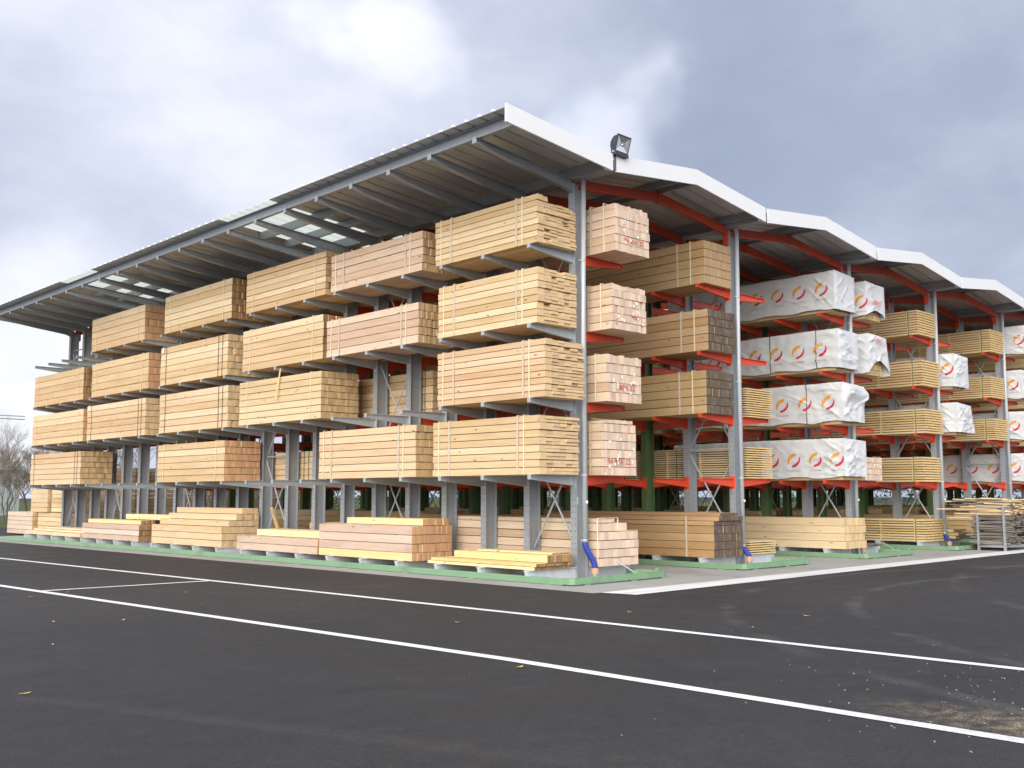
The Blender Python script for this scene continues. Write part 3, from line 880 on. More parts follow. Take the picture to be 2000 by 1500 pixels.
pack('tall stepped stack of golden pine on the base feet, dark straps around it', XL, 11.55, ZB[0] - 0.012,
     [(.182, 0, 1.1, 0, 4.2, .012, 1), (.182, 0, 1.1, 0, 4.2, .012, 1), (.182, 0, 1.1, 0, 4.2, .012, 1), (.165, .20, 1.1, 0, 4.1, .012, 1), (.165, .42, 1.1, 0, 4.0, .012, 1), (.165, .62, 1.1, 0.05, 3.9, .012, 1)],
     'pine', 'pine', .10, 304, jit=.02, group=g0)
pack('greyish pink stack with yellow boards on top, on the base feet beyond the stepped stack', XL, 16.6, ZB[0] - 0.012,
     [(.165, 0, 1.1, 0, 4.3, .012, 1), (.165, 0, 1.1, 0, 4.3, .012, 1), (.165, 0, 1.1, 0, 4.3, .012, 1), (.13, .15, .60, .2, 4.2, .012, 1, 1), (.17, .72, 1.1, -.6, 2.6, .012, 1, 1)],
     'rose', 'brown', .085, 305, jit=.01, side2='yellow', group=g0)
pack('lowest flat stack of pale boards at the far end of the base feet', XL, 21.0, ZB[0] - 0.012,
     [(.13, 0, 1.1, 0, 5.1, .01, 1), (.07, .12, 1.0, 0.0, 4.6, .008, 1), (.07, .3, .9, .1, 3.9, .008, 1)], 'pale', 'pine', .09, 306, jit=.02, group=g0)
# a lath caught under a pack, hanging down
q = MB(); q.box((-0.02, -0.02, -0.78), (0.0, 0.02, 0.0), 0, .5)
lt = q.build('loose_lath', WD['yellow'], None, (XL - 0.035, 8.75, ZB[3] - 0.09)); lt.rotation_euler = (R(9), R(4), 0)
tag(lt, 'thin yellow lath hanging down in front of a pack on the second arms up', 'lath')
q = MB(); q.box((-0.03, -0.03, 0), (0.03, 0.03, 0.62), 0, .4)
lt = q.build('loose_lath', WD['pine'], None, (-0.45, 9.9, 0.74)); lt.rotation_euler = (R(14), R(-28), 0)
tag(lt, 'short batten leaning up behind the low pinkish stack', 'lath')

# right-hand side of the first rack
XR = 0.445
RP = 'pinkish pack with red end numbers, %s right of the first downpipe'
INK = {4: [('94 80X 22', 0.56, 0.20, 0.145, M_REDINK)], 3: [('4x5', 0.72, 0.24, 0.18, M_REDINK), ('E', 0.12, 0.09, 0.16, M_PINKINK)],
       2: [('80X 22', 0.60, 0.24, 0.16, M_REDINK), ('7', 0.15, 0.06, 0.15, M_PINKINK)], 1: [('94 80X 22', 0.52, 0.215, 0.165, M_REDINK), ('7', 0.1, 0.07, 0.14, M_PINKINK)]}
for lev, y, nl, lh, jit in ((4, -0.80, 6, .168, .018), (3, -0.70, 6, .158, .016), (2, -0.56, 5, .188, .018), (1, -0.40, 6, .170, .012)):
    ly = grid_layers(nl, lh, 0.010, 1.06, 4.4)
    if lev in (4, 3): ly[-1] = (lh - 0.03, 0.0, 1.06, 0.02, 4.4, .01, 1)
    if lev == 1: ly.append((0.09, 0.06, 0.95, 0.0, 4.3, .01, 1))
    pack(RP % LEVW[lev].replace('base feet', 'floor'), XR - (0.02 if lev < 3 else 0.0), y, ZB[lev], ly, 'pink', 'blush', .085, 400 + lev, jit=jit,
         straps=((0.28, .03, M_CREAM), (0.62, .05, M_BLUEST)), tags=11 if lev < 4 else 8, text=INK[lev], bow=.006, topj=.035)
pack('pinkish stack stepped on its right, on the base feet right of the first downpipe', XR - .05, -0.36, ZB[0] - .012,
     [(.168, 0, 1.18, 0, 4.4, .012, 1), (.168, 0, 1.18, 0.0, 4.4, .012, 1), (.168, 0, 1.18, 0, 4.4, .012, 1), (.168, 0, 1.16, 0.0, 4.4, .012, 1), (.165, 0, .86, .04, 4.4, .012, 1), (.09, 0, .58, .06, 4.4, .012, 1)],
     'pink', 'blush', .13, 405, jit=.02, straps=((0.04, .03, M_CREAM),))
# packs further in on the first rack's right arms, seen through the gaps of the long side
for lev, y, L, nl, lh, em, lab in (
        (2, 4.75, 3.2, 6, .18, 'pine', 'pine pack seen through the gap on the second arms up, on the inner arms'),
        (3, 4.3, 4.2, 6, .18, 'mottle', 'shaded pine pack on inner third arms up behind the second pinkish pack'),
        (4, 4.3, 4.2, 6, .17, 'mottle', 'shaded pine pack on inner topmost arms behind the upper pinkish pack'),
        (1, 4.9, 4.0, 6, .165, 'mottle', 'shaded pine pack on inner lowest arms behind the second near pack'),
        (3, 9.0, 4.2, 6, .17, 'mottle', 'shaded pine pack on the inner third arms up, third from the corner'),
        (4, 9.0, 4.2, 6, .17, 'mottle', 'shaded pine pack on the inner topmost arms, third from the corner'),
        (2, 8.8, 4.2, 6, .17, 'mottle', 'shaded pine pack on the inner second arms up, third from the corner'),
        (1, 9.6, 3.6, 5, .16, 'brown', 'dark pine pack on the inner lowest arms seen between bare grey arms'),
        (3, 13.6, 4.2, 6, .17, 'mottle', 'shaded pine pack on the inner third arms up, fourth from the corner'),
        (4, 13.6, 4.2, 6, .17, 'mottle', 'shaded pine pack on the inner topmost arms, fourth from the corner'),
        (2, 13.6, 4.2, 6, .17, 'mottle', 'shaded pine pack on the inner second arms up, fourth from the corner'),
        (3, 18.2, 4.2, 6, .17, 'mottle', 'shaded pine pack on the inner third arms up, fifth from the corner'),
        (4, 20.6, 4.6, 4, .17, 'mottle', 'golden pine pack on inner topmost arms showing above the bare far arms'),
        (2, 18.2, 4.2, 6, .17, 'mottle', 'shaded pine pack on the inner second arms up, fifth from the corner')):
    sd += 1
    pack(lab, XR, y, ZB[lev], grid_layers(nl, lh, .012, 1.06, L), 'pine', em, .10, sd, jit=.02, straps=straps_dark(L))
pack('low golden stack on the inner base feet seen behind the stepped yellow stack', XR, 6.4, ZB[0] - .012, grid_layers(4, .17, .012, 1.06, 3.4), 'pale', 'pine', .1, 461, jit=.02)

# second rack, left side: treated timber
X2 = ROWX[1] - 1.33
for lev, y, nl, lh, em, lab in (
        (4, -0.18, 5, .20, 'treated', 'brown treated timber pack on the topmost arms left of the second downpipe'),
        (3, -0.25, 5, .19, 'grey', 'brown treated pack with grey ends on third arms left of the second downpipe'),
        (2, -0.17, 5, .195, 'grey', 'brown treated pack with grey ends on second arms left of the second downpipe')):
    pack(lab, X2, y, ZB[lev], grid_layers(nl, lh, .012, 1.07, 5.1), 'treated', em, .085, 500 + lev, jit=.006, straps=((0.36, .03, M_CREAM), (0.72, .045, M_BLUEST)), bow=.005)
pack('tall brown treated stack with grey ends on the base feet left of the second downpipe', X2, -0.29, ZB[0] - .012,
     [(.175, 0, 1.12, 0, 5.1, .008, 1), (.175, 0, 1.12, 0, 5.1, .008, 1), (.175, 0, 1.12, 0, 5.1, .008, 1), (.175, 0, 1.12, 0, 5.1, .010, 1), (.10, 0.02, 1.12, 0.02, 5.1, .006, 1), (.10, 0.18, 1.12, -.02, 5.1, .006, 1), (.08, .4, 1.12, .1, 5.0, .006, 1)],
     'treated', 'grey', .12, 505, jit=.008, straps=((0.72, .045, M_BLUEST),))
# second rack, right side: thin boards on laths
X2R = ROWX[1] + 0.30
stl = lambda n, L, W_=1.12: [(.054, 0, W_, 0, L, .021, 1) for _ in range(n)]
for lev, y, n_, lab in (
        (2, -0.15, 13, 'pale boards stacked on laths on the second arms right of the second downpipe'),
        (1, -0.10, 14, 'pale boards stacked on laths on the lowest arms right of the second downpipe')):
    pack(lab, X2R, y, ZB[lev], stl(n_, 4.6), 'pale', 'stick', .14, 520 + lev, jit=.008, bow=.003, stick=1.1, straps=((2.0, .02, M_GSTRAP),))
pack('short stack of pale boards on laths on the floor feet right of second downpipe', X2R, -0.13, ZB[0] - .012, stl(6, 4.2), 'pale', 'stick', .14, 523, jit=.008, bow=.003, stick=1.1)


# wrapped packs
class Wrap:
    def __init__(s, W_, H, L, seed, flare=0.0, arch=0.0, bulge=0.0, rough=1.0):
        s.W, s.H, s.L, s.flare, s.arch, s.bulge, s.rough = W_, H, L, flare, arch, bulge, rough
        r = random.Random(seed)
        s.off = Vector((r.uniform(0, 50), r.uniform(0, 50), r.uniform(0, 50)))
        s.cr = []
        for i in range(int(20 * rough)):
            y = r.uniform(0, L); z = r.uniform(0, H)
            a = r.choice((-1, 1)) * r.uniform(0.15, 0.75)
            ln = r.uniform(0.4, 1.4)
            s.cr.append((y, z, y + ln * math.cos(a), z + ln * math.sin(a), r.uniform(0.012, 0.028), r.uniform(0.020, 0.036)))
        for i in range(int(10 * rough)):
            y = r.uniform(0, 0.35); z = r.uniform(0.05 * H, 0.9 * H); a = r.uniform(-0.9, 0.9); ln = r.uniform(0.3, 0.8)
            s.cr.append((y, z, y + ln * math.cos(a), z + ln * math.sin(a), r.uniform(0.014, 0.034), r.uniform(0.018, 0.034)))
        s.seed = seed
    def f(s, y, z):
        d = 0.0
        for (a, b, c_, e, am, wd) in s.cr:
            ex, ez = c_ - a, e - b
            t = max(0.0, min(1.0, ((y - a) * ex + (z - b) * ez) / (ex * ex + ez * ez)))
            q_ = math.hypot(y - a - t * ex, z - b - t * ez) / wd
            if q_ < 3: d += am * math.exp(-q_ * q_) * (1 - 0.6 * abs(2 * t - 1))
        d += 0.017 * s.rough * noise.noise(Vector((y * 1.6, z * 1.9, 0)) + s.off) + 0.012 * s.rough * noise.noise(Vector((y * 5, z * 5.5, 3)) + s.off)
        return d
    def zb(s, y):
        return 0.035 + 0.05 * (0.5 + 0.5 * math.sin(y * 2 * math.pi / 1.29 + s.seed)) + 0.02 * noise.noise(Vector((y * 3, 0, 9)) + s.off)
    def top(s, y, x=0.0):
        e = 1 - math.exp(-y * 4)
        return s.H + 0.02 * noise.noise(Vector((y * 1.5, x * 2, 5)) + s.off) - 0.05 * (1 - e) * (x / s.W)
    def xr(s, y, z):
        k = max(0.0, 1 - y / 0.7)
        return s.W + k * (s.flare * max(0.0, 1 - z / s.H) ** 1.3 + s.bulge * math.exp(-((z / s.H - 0.72) / 0.16) ** 2))
    def side(s, y, z): return (-s.f(y, z), y, z)
    def mesh(s, name):
        q = MB()
        ny = int(s.L / 0.036)
        m1, m2 = 30, 12
        rings = []
        for j in range(ny + 1):
            y = s.L * j / ny
            zb = s.zb(y); i0 = len(q.v)
            for a in range(m1 + 1):
                z = zb + (s.top(y) - zb) * a / m1
                rd = 0.03 * max(0, (a / m1 - 0.93) / 0.07)
                x, yy, z = s.side(y, z); q.v.append((x + rd, yy, z))
            for a in range(1, m2):
                x = s.W * a / m2
                q.v.append((x, y, s.top(y, x) + 0.6 * s.f(y + 3.1, x) - 0.004))
            for a in range(m1 + 1):
                z = zb + (s.top(y, s.W) - zb) * (1 - a / m1)
                q.v.append((s.xr(y, z) + s.f(y + 0.9, z) * 0.7 - 0.03 * max(0, (1 - a / m1 - 0.93) / 0.07), y, z))
            rings.append(i0)
        n = len(q.v) - rings[-1]
        for a, b in zip(rings, rings[1:]):
            for k in range(n - 1):
                q.f.append((a + k, a + k + 1, b + k + 1, b + k)); q.m.append(0); q.t.append(.5)
        # end sheet
        nu, nv = 26, 28
        i0 = len(q.v)
        for v_ in range(nv + 1):
            for u_ in range(nu + 1):
                u, vv = u_ / nu, v_ / nv
                zt = s.top(0, s.W * u)
                zb = s.zb(0) + s.arch * (1 - (2 * u - 1) ** 2) * (1.0)
                z = zb + (zt - zb) * vv
                xl = s.side(0, z)[0]; xr = s.xr(0, z) + s.f(0.9, z) * 0.7
                x = xl + (xr - xl) * u
                ed = min(u, 1 - u, 1 - vv)
                k = min(1.0, ed / 0.10)
                y = -k * (0.015 + s.bulge * 0.6 * math.exp(-((vv - 0.75) / 0.18) ** 2)) - k * 1.3 * s.f(x * 1.0 + 0.1, z)
                q.v.append((x, y, z))
        for v_ in range(nv):
            for u_ in range(nu):
                a = i0 + v_ * (nu + 1) + u_
                q.f.append((a, a + 1, a + nu + 2, a + nu + 1)); q.m.append(0); q.t.append(.5)
        # far end sheet
        a = rings[-1]
        q.f.append(tuple(a + k for k in range(n))); q.m.append(0); q.t.append(.5)
        return q.mesh(name, M_FILM, fix=True, smooth=True)


def wrapped(label, x, y, z, W_=1.08, H=1.05, L=5.2, seed=1, flare=0.0, arch=0.0, bulge=0.0, rough=1.0, marks=None, straps=(), mz=0.52, fade=False, ink=None, endmark=False):
    t = thing('wrapped_pack', label, 'wrapped timber', (x, y, z), 0, 'white wrapped timber packs')
    wr = Wrap(W_, H, L, seed, flare, arch, bulge, rough)
    link('plastic_wrap', wr.mesh('plastic_wrap'), t)
    q, _ = boards([(0.16, 0.085, W_ - .085, .09, L - .05, .01, 1) for _ in range(int((H - .12) / .16))], .14, seed, .02)
    q.build('boards', [WD['stick'], ED['mottle']], t)
    for yy in straps:
        s_ = MB(); wd = 0.022; e = 0.008
        N = 22; pl = []
        for i in range(N + 1):
            zz = wr.zb(yy) + (wr.top(yy) - wr.zb(yy)) * i / N
            xs_ = wr.side(yy, zz)[0]; pl.append((xs_, zz))
        for (a, b) in zip(pl, pl[1:]):
            s_.face([(a[0] - e, yy, a[1]), (b[0] - e, yy, b[1]), (b[0] - e, yy + wd, b[1]), (a[0] - e, yy + wd, a[1])])
            s_.face([(a[0] - e + .003, yy, a[1]), (a[0] - e + .003, yy + wd, a[1]), (b[0] - e + .003, yy + wd, b[1]), (b[0] - e + .003, yy, b[1])])
        s_.box((0, yy, H + .018), (W_, yy + wd, H + .024))
        s_.build('strap', M_DSTRAP, t, fix=False)
    for (yc, zc) in (marks or []):
        ra = 0.148
        for nm, a0, a1, mt in (('orange_swoosh', 78, 212, M_ORANGE), ('crimson_swoosh', -102, 32, M_CRIM)):
            s_ = MB(); n = 12; pl = []
            for i in range(n + 1):
                a = R(a0 + (a1 - a0) * i / n)
                wd = (0.088 if mt is M_ORANGE else 0.072) * math.sin(math.pi * (0.24 + 0.72 * i / n))
                for rr in (ra - wd / 2, ra + wd / 2):
                    u, v_ = rr * 1.10 * math.cos(a) + 0.18 * rr * math.sin(a), rr * math.sin(a) + 0.12 * rr * math.cos(a)
                    yy, zz = yc - u, zc + v_
                    pl.append((-wr.f(yy, zz) - 0.010, yy, zz))
            for i in range(n):
                s_.face([pl[2 * i], pl[2 * i + 1], pl[2 * i + 3], pl[2 * i + 2]])
            s_.build(nm, mt, t)
        vs, fs = text_polys('STORAENSO')
        s_ = MB(); hh = 0.062
        s_.v = [(-wr.f(yc - a * hh, zc - 0.29 + b * hh) - 0.008, yc - a * hh, zc - 0.29 + b * hh) for (a, b, _) in vs]
        s_.f = list(fs); s_.m = [0] * len(fs); s_.t = [.5] * len(fs)
        s_.build('printed_word', M_GREYINK, t)
    if ink:
        tx, xx, zz, hh = ink
        vs, fs = text_polys(tx)
        s_ = MB()
        for (a, b, _) in vs:
            X, Z = xx + a * hh + 0.2 * b * hh, zz + b * hh
            s_.v.append((X, -0.06 - 1.3 * wr.f(X + 0.1, Z), Z))
        s_.f = list(fs); s_.m = [0] * len(fs); s_.t = [.5] * len(fs)
        s_.build('hand_lettering', M_PINKINK, t)
    return t


X3 = ROWX[2] - 1.33
mk = lambda y0, n, z, st=0.66: [(y0 + st * i, z) for i in range(n)]
wrapped('white wrapped pack with torn lower corner, topmost arms left of the third downpipe', X3, -0.44, ZB[4] + .01, 1.1, 1.07, 5.4, 11, marks=mk(.36, 7, .60), rough=.8)
wrapped('white wrapped pack with two dark straps on third arms left of third downpipe', X3, -0.50, ZB[3], 1.06, 1.07, 5.4, 12, marks=mk(.50, 7, .55), straps=(.62, 2.0), rough=1.3)
wrapped('bulging white wrapped pack on the second arms left of the third downpipe', X3, -0.57, ZB[2], 1.14, 1.08, 5.4, 13, bulge=.20, marks=mk(.40, 7, .56, .68), straps=(1.02,), rough=1.5)
wrapped('crumpled white wrapped pack on the lowest arms left of the third downpipe', X3, -0.57, ZB[1], 1.16, 1.07, 5.4, 14, marks=mk(.20, 7, .52, .63), rough=1.7)
pack('pale timber stack on the base feet left of the third downpipe', X3, -0.54, ZB[0] - .012, grid_layers(4, .195, .006, 1.10, 5.2), 'pale', 'pine', .16, 601, jit=.04, bow=.004)
X3R = ROWX[2] + 0.27
wrapped('narrow white wrapped pack lettered in red on topmost arms right of third downpipe', X3R, -0.49, ZB[4], 1.12, 1.02, 4.8, 21, arch=.17, marks=mk(.12, 1, .45), ink=('ERHS', .56, .40, .20))
wrapped('slumped white wrapped pack lettered in red on third arms right of third downpipe', X3R, -0.52, ZB[3], 1.05, 1.12, 4.8, 22, flare=.22, arch=.34, ink=('EHS', .52, .86, .22), rough=1.3)
pack('small pale stack with labelled ends on the lowest arms right of third downpipe', X3R, -0.30, ZB[1], grid_layers(4, .16, .01, 1.0, 4.2), 'pale', 'blush', .10, 602, jit=.02, tags=4)
pack('few weathered offcuts on the base feet right of the third downpipe', X3R, -0.35, ZB[0] - .012, [(.04, 0, .9, 0, 2.4, .008, 1), (.035, .1, .8, -.05, 2.2, .008, 1)], 'weather', 'weather', .13, 603, jit=.09)

X4 = ROWX[3] - 1.33
for lev, y, n_, hh in ((4, -0.21, 10, .076), (3, -0.28, 10, .079), (2, -0.31, 10, .074), (1, -0.19, 10, .075), (0, -0.17, 9, .075)):
    pack('yellow brown boards stacked on laths on the %s left of the fourth downpipe' % LEVW[lev], X4, y, ZB[lev] - (.012 if lev == 0 else 0), [(hh, 0, 1.22, 0, 4.9, .020, 1) for _ in range(n_)],
         'stick', 'stick', .15, 700 + lev, jit=.007, stick=1.2, straps=((0.28, .022, M_GSTRAP),))
X4R = ROWX[3] + 0.27
wrapped('white wrapped pack on third arms right of the fourth downpipe', X4R, -0.56, ZB[3], 1.05, 1.08, 4.6, 31, marks=mk(.2, 2, .6), rough=1.2)
wrapped('slumped white wrapped pack on second arms right of the fourth downpipe', X4R, -0.60, ZB[2], 1.02, .98, 4.6, 32, flare=.30, rough=1.5)
pack('ragged brown boards on the base feet right of the fourth downpipe', X4R, -0.45, ZB[0] - .012, [(.05, 0, 1.0, .25, 4.5, .012, 1), (.09, .05, 1.1, .05, 4.5, .014, 2), (.10, .05, 1.05, 0, 4.5, .012, 2), (.10, .0, 1.0, .1, 4.5, .012, 2), (.28, .0, .9, .6, 4.5, .012, 2)], 'stick', 'treated', .16, 705, jit=.05)
X5 = ROWX[4] - 1.33
for lev, y, n_, hh in ((4, -0.25, 10, .077), (3, -0.20, 10, .073), (2, -0.25, 10, .072)):
    pack('yellow brown boards stacked on laths on the %s left of the fifth downpipe' % LEVW[lev], X5, y, ZB[lev], [(hh, 0, 1.15, 0, 4.9, .020, 1) for _ in range(n_)],
         'stick', 'stick', .15, 720 + lev, jit=.007, stick=1.2, straps=((0.28, .022, M_GSTRAP),))
pack('dim brown stack on the base feet left of the fifth downpipe behind the scrap stillage', X5, 0.1, ZB[0] - .012, grid_layers(4, .17, .012, 1.1, 4.6), 'stick', 'treated', .13, 725, jit=.03)
X5R = ROWX[4] + 0.27
for lev, y, sdn, lab in ((4, -0.9, 41, 'white wrapped pack on the topmost arms right of the fifth downpipe'), (3, -0.62, 42, 'white wrapped pack on the third arms right of the fifth downpipe'),
                         (2, -0.60, 43, 'white wrapped pack on the second arms right of the fifth downpipe'), (1, -0.55, 44, 'white wrapped pack on the lowest arms right of the fifth downpipe')):
    wrapped(lab, X5R, y, ZB[lev], 1.08, 1.02, 5.0, sdn, marks=mk(.3, 6, .52, .72), rough=1.0)
# second packs in the inner rows, in the shade behind the front ones
for n, xs_, sm in ((1, X2, 'treated'), (1, X2R, 'pine'), (2, X3, 'stick'), (2, X3R, 'stick'), (3, X4, 'stick'), (3, X4R, 'pine'), (4, X5, 'stick'), (4, X5R, 'pine')):
    for lev in range(5):
        if (n, lev) in ((1, 1),) and xs_ == X2: continue
        sd += 1
        side_ = 'left' if xs_ in (X2, X3, X4, X5) else 'right'
        pack('shaded pack behind the front pack, %s %s of the %s rack' % (LEVW[lev], side_, ORD[n]), xs_, 5.4 if side_ == 'left' else 5.1, ZB[lev] - (.012 if lev == 0 else 0),
             grid_layers(5, .17, .012, 1.06, 4.6), sm, 'mottle', .11, sd, jit=.02, group='shaded packs deeper inside the racks')

for n in (1, 2, 3, 4):
    for side_ in ('left', 'right'):
        for j, y in enumerate((10.4, 15.4)):
            sd += 1
            pack('shaded floor stack %s of the %s rack, %s row from its front' % (side_, ORD[n], ('third', 'fourth')[j]), ROWX[n] + (-1.33 if side_ == 'left' else .27), y, ZB[0] - .012,
                 grid_layers(5, .18, .012, 1.06, 4.6), 'stick', 'mottle', .11, sd, jit=.02, group='shaded packs deeper inside the racks')
for n in (5, 6):
    for side_ in ('left', 'right'):
        for lev in range(5):
            for j, y in enumerate((-.2, 5.0)):
                sd += 1
                pack('shaded %s pack on the %s %s of the %s rack' % (('front', 'inner')[j], LEVW[lev], side_, ORD[n]), ROWX[n] + (-1.33 if side_ == 'left' else .27), y, ZB[lev] - (.012 if lev == 0 else 0),
                     grid_layers(5, .18, .012, 1.06, 4.8), 'stick', 'mottle', .13, sd, jit=.02, group='shaded packs in the farthest racks')

# ------------------------------------------------------------------ outdoor stacks beyond the racks
go = 'timber stacks beyond the far end'
pack('greyish pink pack lying on the ground past the far end of the racks', .32, 29.62, .06, grid_layers(5, .178, .012, 1.08, 2.9), 'rose', 'mottle', .1, 801, group=go)
pack('golden pack on the ground between the far posts and the greyish pink pack', .50, 26.85, .06, grid_layers(5, .178, .012, 1.08, 2.7), 'pine', 'pine', .1, 802, group=go)
pack('golden pack on top of the greyish pink pack past the far posts', .40, 28.30, .97, grid_layers(5, .178, .012, 1.08, 1.8), 'pale', 'pine', .1, 803, group=go)
pack('golden upper pack just behind the far posts beside the topmost pink one', .52, 26.85, .97, grid_layers(5, .175, .012, 1.08, 1.35), 'pine', 'pine', .1, 804, group=go)
# further stacks, lying across, seen between the posts: first of the kind carries the parts, the others are copies
proto = None
n_ = 0
for (x, y, hi) in ((2.1, 30.0, 3), (4.9, 30.2, 3), (7.6, 30.0, 2), (10.3, 30.4, 3)):
    for lv in range(hi):
        lab = 'golden pack of the %s stack behind far posts, %s' % (('left', 'second', 'third', 'right')[(2.1, 4.9, 7.6, 10.3).index(x)], ('at its bottom', 'second layer up', 'on its top')[lv])
        if proto is None:
            proto = pack(lab, x, y, .06, [(.178, 0, 1.08, 0, 2.5, .012, 1) for _ in range(5)], 'pine', 'mottle', .1, 810, group=go, straps=straps_dark(2.5), rz=-math.pi / 2)
            continue
        c_ = proto.copy(); COL.objects.link(c_)
        c_.location = (x, y, .06 + .91 * lv); c_['label'] = lab
        for ch in proto.children:
            d_ = ch.copy(); COL.objects.link(d_); d_.parent = c_

# ------------------------------------------------------------------ stillage of scrap wood
st = thing('scrap_stillage', 'grey steel stillage heaped with weathered scrap boards at the right edge', 'stillage', (15.82, -2.12, 0))
q = MB()
for x, y in ((0, 0), (0, .73), (2.3, 0), (2.3, .73)):
    q.box((x - .03, y - .03, 0), (x + .03, y + .03, 1.27))
q.build('corner_post', M_GALV, st)
q = MB()
for y in (0, .73): q.box((.0305, y - .02, .10), (2.2695, y + .02, .16))
for x in (0, 2.3):
    q.box((x - .02, .0305, .10), (x + .02, .6995, .16)); q.box((x - .02, .0305, 1.22), (x + .02, .6995, 1.26))
q.build('frame_rail', M_GALV, st)
r = random.Random(5)
qa, qb = MB(), MB()
for i in range(360):
    z = .16 + (i / 360) ** 0.95 * 1.29
    fresh = z > 1.02 and r.random() < .75
    x = r.uniform(.035, 2.1) if r.random() < .7 else r.uniform(.033, .08); wd = r.uniform(.08, .2); th = r.uniform(.018, .045)
    ln = r.uniform(.7, 1.05); y0 = r.uniform(-.22, .06)
    if z > 1.0 and r.random() < .2: ln = r.uniform(1.2, 1.9)
    qq = qb if fresh else qa
    i0 = len(qq.v)
    qq.box((0, 0, 0), (wd, ln, th), 0, r.random(), 1)
    mt = Matrix.Translation((x, y0, z)) @ Matrix.Rotation(r.uniform(-.13, .13), 4, 'Z') @ Matrix.Rotation(r.uniform(-.05, .05), 4, 'X') @ Matrix.Rotation(r.uniform(-.12, .12), 4, 'Y')
    for k in range(i0, len(qq.v)): qq.v[k] = tuple(mt @ Vector(qq.v[k]))
o = qa.build('weathered_offcuts', [WD['weather'], ED['weather']], st); o['kind'] = 'stuff'
o = qb.build('fresh_offcuts', [WD['pine'], ED['pine']], st); o['kind'] = 'stuff'
# four stray boards sticking out towards the racks
for (x, y0, z, ln, a) in ((.02, .15, 1.17, 1.65, -.25), (.06, .25, .98, 1.1, -.1), (.15, .2, .92, 1.35, -.2)):
    q = MB(); q.box((0, 0, 0), (.09, ln, .03), 0, .4, 1)
    q.build('stray_board', [WD['pine'], ED['pine']], st, (x, y0, z), a * -1.0)

# ------------------------------------------------------------------ background
bl = thing('warehouse', 'pale greenish warehouse wall behind bare trees at the far left', 'building', (-11, 75, 0), 0)
q = MB()
q.box((0, 0, 0), (26, 14, 3.7))
for i in range(52): q.box((i * .5 + .02, -.05, .3), (i * .5 + .14, -.002, 3.6))
q.build('wall', M_WALLG, bl)
for x in (9.0, 15.0, 19.6):
    q = MB(); q.box((x, -.14, 0.0), (x + 3.2, -.055, 3.3)); q.build('door', M_WALLP, bl)
q = MB(); q.box((-.3, -.3, 3.7), (26.3, 14.3, 3.95)); q.build('roof', M_WALLP, bl)

la = thing('overhead_arm', 'twin thin grey rods reaching in from the left edge above bare trees', 'overhead arm', (-2.6, 35, 0))
q = MB(); q.tube([(0, 0, 0), (0, 0, 5.4)], .06, 8); q.build('pole', M_GALV, la)  # added pole out of view; its rods are taken for another rack's arms
for z in (5.02, 5.16):
    q = MB(); q.tube([(0, 0, z), (4.25, 0, z)], .022, 6); q.build('rod', M_GALV, la)


def tree_mesh(seed, h, spread, depth=6, n0=1):
    r = random.Random(seed)
    trunk, twigs = MB(), MB()
    def grow(p, d, ln, rad, lev):
        pts = [p]; rads = [rad]
        nseg = 3
        for i in range(nseg):
            d = (d + Vector((r.uniform(-.22, .22), r.uniform(-.22, .22), r.uniform(-.06, .16)))).normalized()
            p = p + d * ln / nseg
            pts.append(p); rads.append(rad * (1 - .38 * (i + 1) / nseg))
        (trunk if lev < 2 else twigs).tube(pts, rads, 6 if lev < 2 else 3, cap=False)
        if lev >= depth: return
        k = r.choice((3, 3, 4)) if lev < 4 else r.choice((2, 3))
        for i in range(k):
            t_ = r.uniform(.45, 1.0) if i else 1.0
            q_ = pts[0].lerp(pts[-1], t_) if t_ < 1 else pts[-1]
            a = r.uniform(0, 2 * math.pi)
            nd = (d + Vector((math.cos(a), math.sin(a), r.uniform(-.1, .5))) * r.uniform(.35, .85) * spread).normalized()
            grow(q_, nd, ln * r.uniform(.62, .82), max(rads[-1] * .72, .006), lev + 1)
    for i in range(n0):
        a = 2 * math.pi * i / max(1, n0)
        d0 = Vector((.18 * math.cos(a), .18 * math.sin(a), 1)).normalized() if n0 > 1 else Vector((0, 0, 1))
        grow(Vector((.15 * math.cos(a), .15 * math.sin(a), 0)), d0, h * .30, h * .014 / (1 if n0 == 1 else 1.6), 0)
    return trunk.mesh('trunk', M_BARK, fix=False, smooth=True), twigs.mesh('branches', M_TWIG, fix=False)


TR = [tree_mesh(3, 6.2, 1.0, 6), tree_mesh(8, 5.0, 1.1, 6, 3), tree_mesh(12, 7.0, .9, 6)]
spots = [(5.3, 48.0, 1, 1.0, .3, 'many-stemmed bare tree at the left edge in front of the pale warehouse'), (7.2, 50.5, 0, 1.0, 1.2, 'bare tree just left of the far end of the racks'),
         (3.6, 46.5, 2, .9, 2.1, 'taller bare tree cut by the left edge of the view'), (9.2, 52.5, 1, 1.1, 3.9, 'bare tree half hidden behind the far packs'),
         (12.2, 49, 2, .95, 5.0, 'bare tree seen between the posts beyond the far stacks'), (15.5, 50, 0, 1.1, .9, 'bare tree behind the far stacks, right of the others')]
for x, y, k, s_, rz, lab in spots:
    t = thing('bare_tree', lab, 'tree', (x, y, 0), rz, 'bare trees beyond the yard')
    t.scale = (s_, s_, s_)
    link('trunk', TR[k][0], t); link('branches', TR[k][1], t)

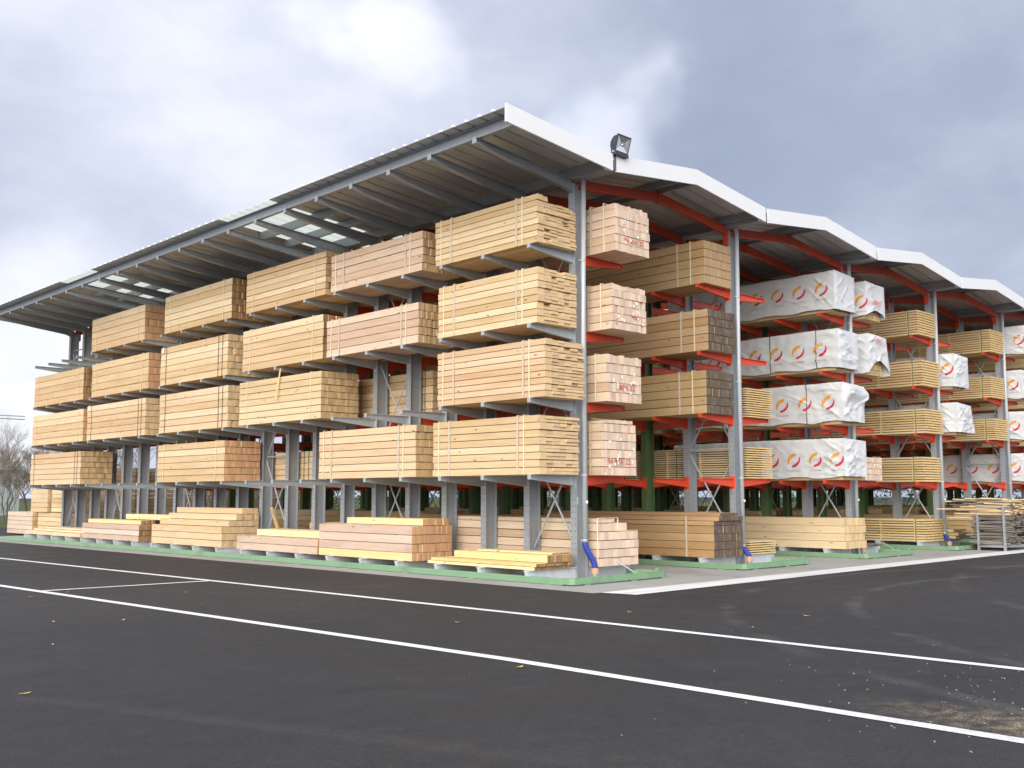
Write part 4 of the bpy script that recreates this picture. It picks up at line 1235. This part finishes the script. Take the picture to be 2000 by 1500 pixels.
r = random.Random(9)
q = MB()
for i in range(26000):  # added hedge, tall and carried along two sides to keep the rack gaps dark
    d = r.uniform(20, 100)
    x, y = (d, 46 + r.gauss(0, .9)) if d < 56 else (56 + r.gauss(0, .9), 46 - (d - 56))
    hmax = 4.6 + 1.6 * noise.noise(Vector((d * .25, 0, 0)))
    z = hmax * (1 - r.random() ** 1.7)
    p = Vector((x, y, z)); s_ = r.uniform(.08, .2)
    a = Vector((r.uniform(-1, 1), r.uniform(-1, 1), r.uniform(-1, 1))).normalized(); b = a.orthogonal().normalized()
    q.face([p - a * s_, p + b * s_ * .6, p + a * s_, p - b * s_ * .6])
h_ = q.build('hedge', M_HEDGE, fix=False)
h_['kind'] = 'stuff'; h_['label'] = 'tall dark green hedge added behind the racks to darken the gaps'; h_['category'] = 'hedge'

# ------------------------------------------------------------------ leaves on the asphalt
r = random.Random(21)
LEAVES = [(-10.413, -1.993), (-11.60, -4.64), (-6.04, -3.57), (-7.85, -6.53), (-3.62, -4.37), (-8.70, 3.62), (-8.0, 4.0), (-9.65, .06), (-3.83, -6.45), (-2.3, -6.3), (-8.96, -.4), (-6.59, 2.61)]
LL = ['yellow leaf lying left of the lower white line', 'small yellow leaf alone on the dark asphalt at lower left', 'curled yellow leaf beside the upper white line, centre', 'pale fleck of leaf near the lower white line, centre',
      'brownish leaf on the asphalt in front of the white kerb corner', 'leaf just outside the junction of the cross line, left one', 'leaf just inside the junction of the cross line', 'faint small leaf between the far left leaves',
      'tan leaf on the asphalt right of centre beyond the upper line', 'pale leaf farther right on open asphalt', 'thin leaf left of centre below the lower line', 'leaf near the upper end of the cross line']
for (x, y), lab in zip(LEAVES, LL):
    q = MB(); L = r.uniform(.03, .055); wd = L * .36; n = 6; top_, bot = [], []
    for i in range(n + 1):
        t_ = i / n; ww = wd * max(0.0, math.sin(math.pi * (t_ ** .8))) ; zz = .004 + .008 * (2 * t_ - 1) ** 2
        top_.append((L * (2 * t_ - 1), ww, zz + .006)); bot.append((L * (2 * t_ - 1), -ww, zz + .006))
    mid = [(a[0], 0, a[2] - .005) for a in top_]
    for i in range(n):
        q.face([mid[i], mid[i + 1], top_[i + 1], top_[i]]); q.face([bot[i], bot[i + 1], mid[i + 1], mid[i]])
    tag(q.build('fallen_leaf', M_LEAF, None, (x, y, .003), r.uniform(0, 6.3), fix=False), lab, 'leaf', 'fallen leaves on the asphalt')

# splinters and chips of wood lying about, too many and too small to be things
r = random.Random(77)
q = MB()
for i in range(230):
    if i < 150:
        x, y = r.gauss(-5.9, 1.2), r.gauss(-10.2, .9)
    else:
        x, y = r.uniform(-10, 6), r.uniform(-10, 3)
    if x > -1.9 and y > -2.9: continue
    L, wd, a = r.uniform(.003, .011), r.uniform(.002, .005), r.uniform(0, 6.3)
    u, v_ = Vector((math.cos(a), math.sin(a), r.uniform(-.1, .1))) * L, Vector((-math.sin(a), math.cos(a), 0)) * wd
    p = Vector((x, y, .009))
    q.face([p - u - v_, p + u - v_, p + u + v_, p - u + v_])
    q.face([p - u - v_ - Vector((0, 0, .005)), p - u + v_ - Vector((0, 0, .005)), p + u + v_ - Vector((0, 0, .005)), p + u - v_ - Vector((0, 0, .005))])
o = q.build('wood_chips', M_CREAM, fix=False)
o['kind'] = 'stuff'; o['label'] = 'tiny pale wood chips scattered over the asphalt'; o['category'] = 'wood chips'
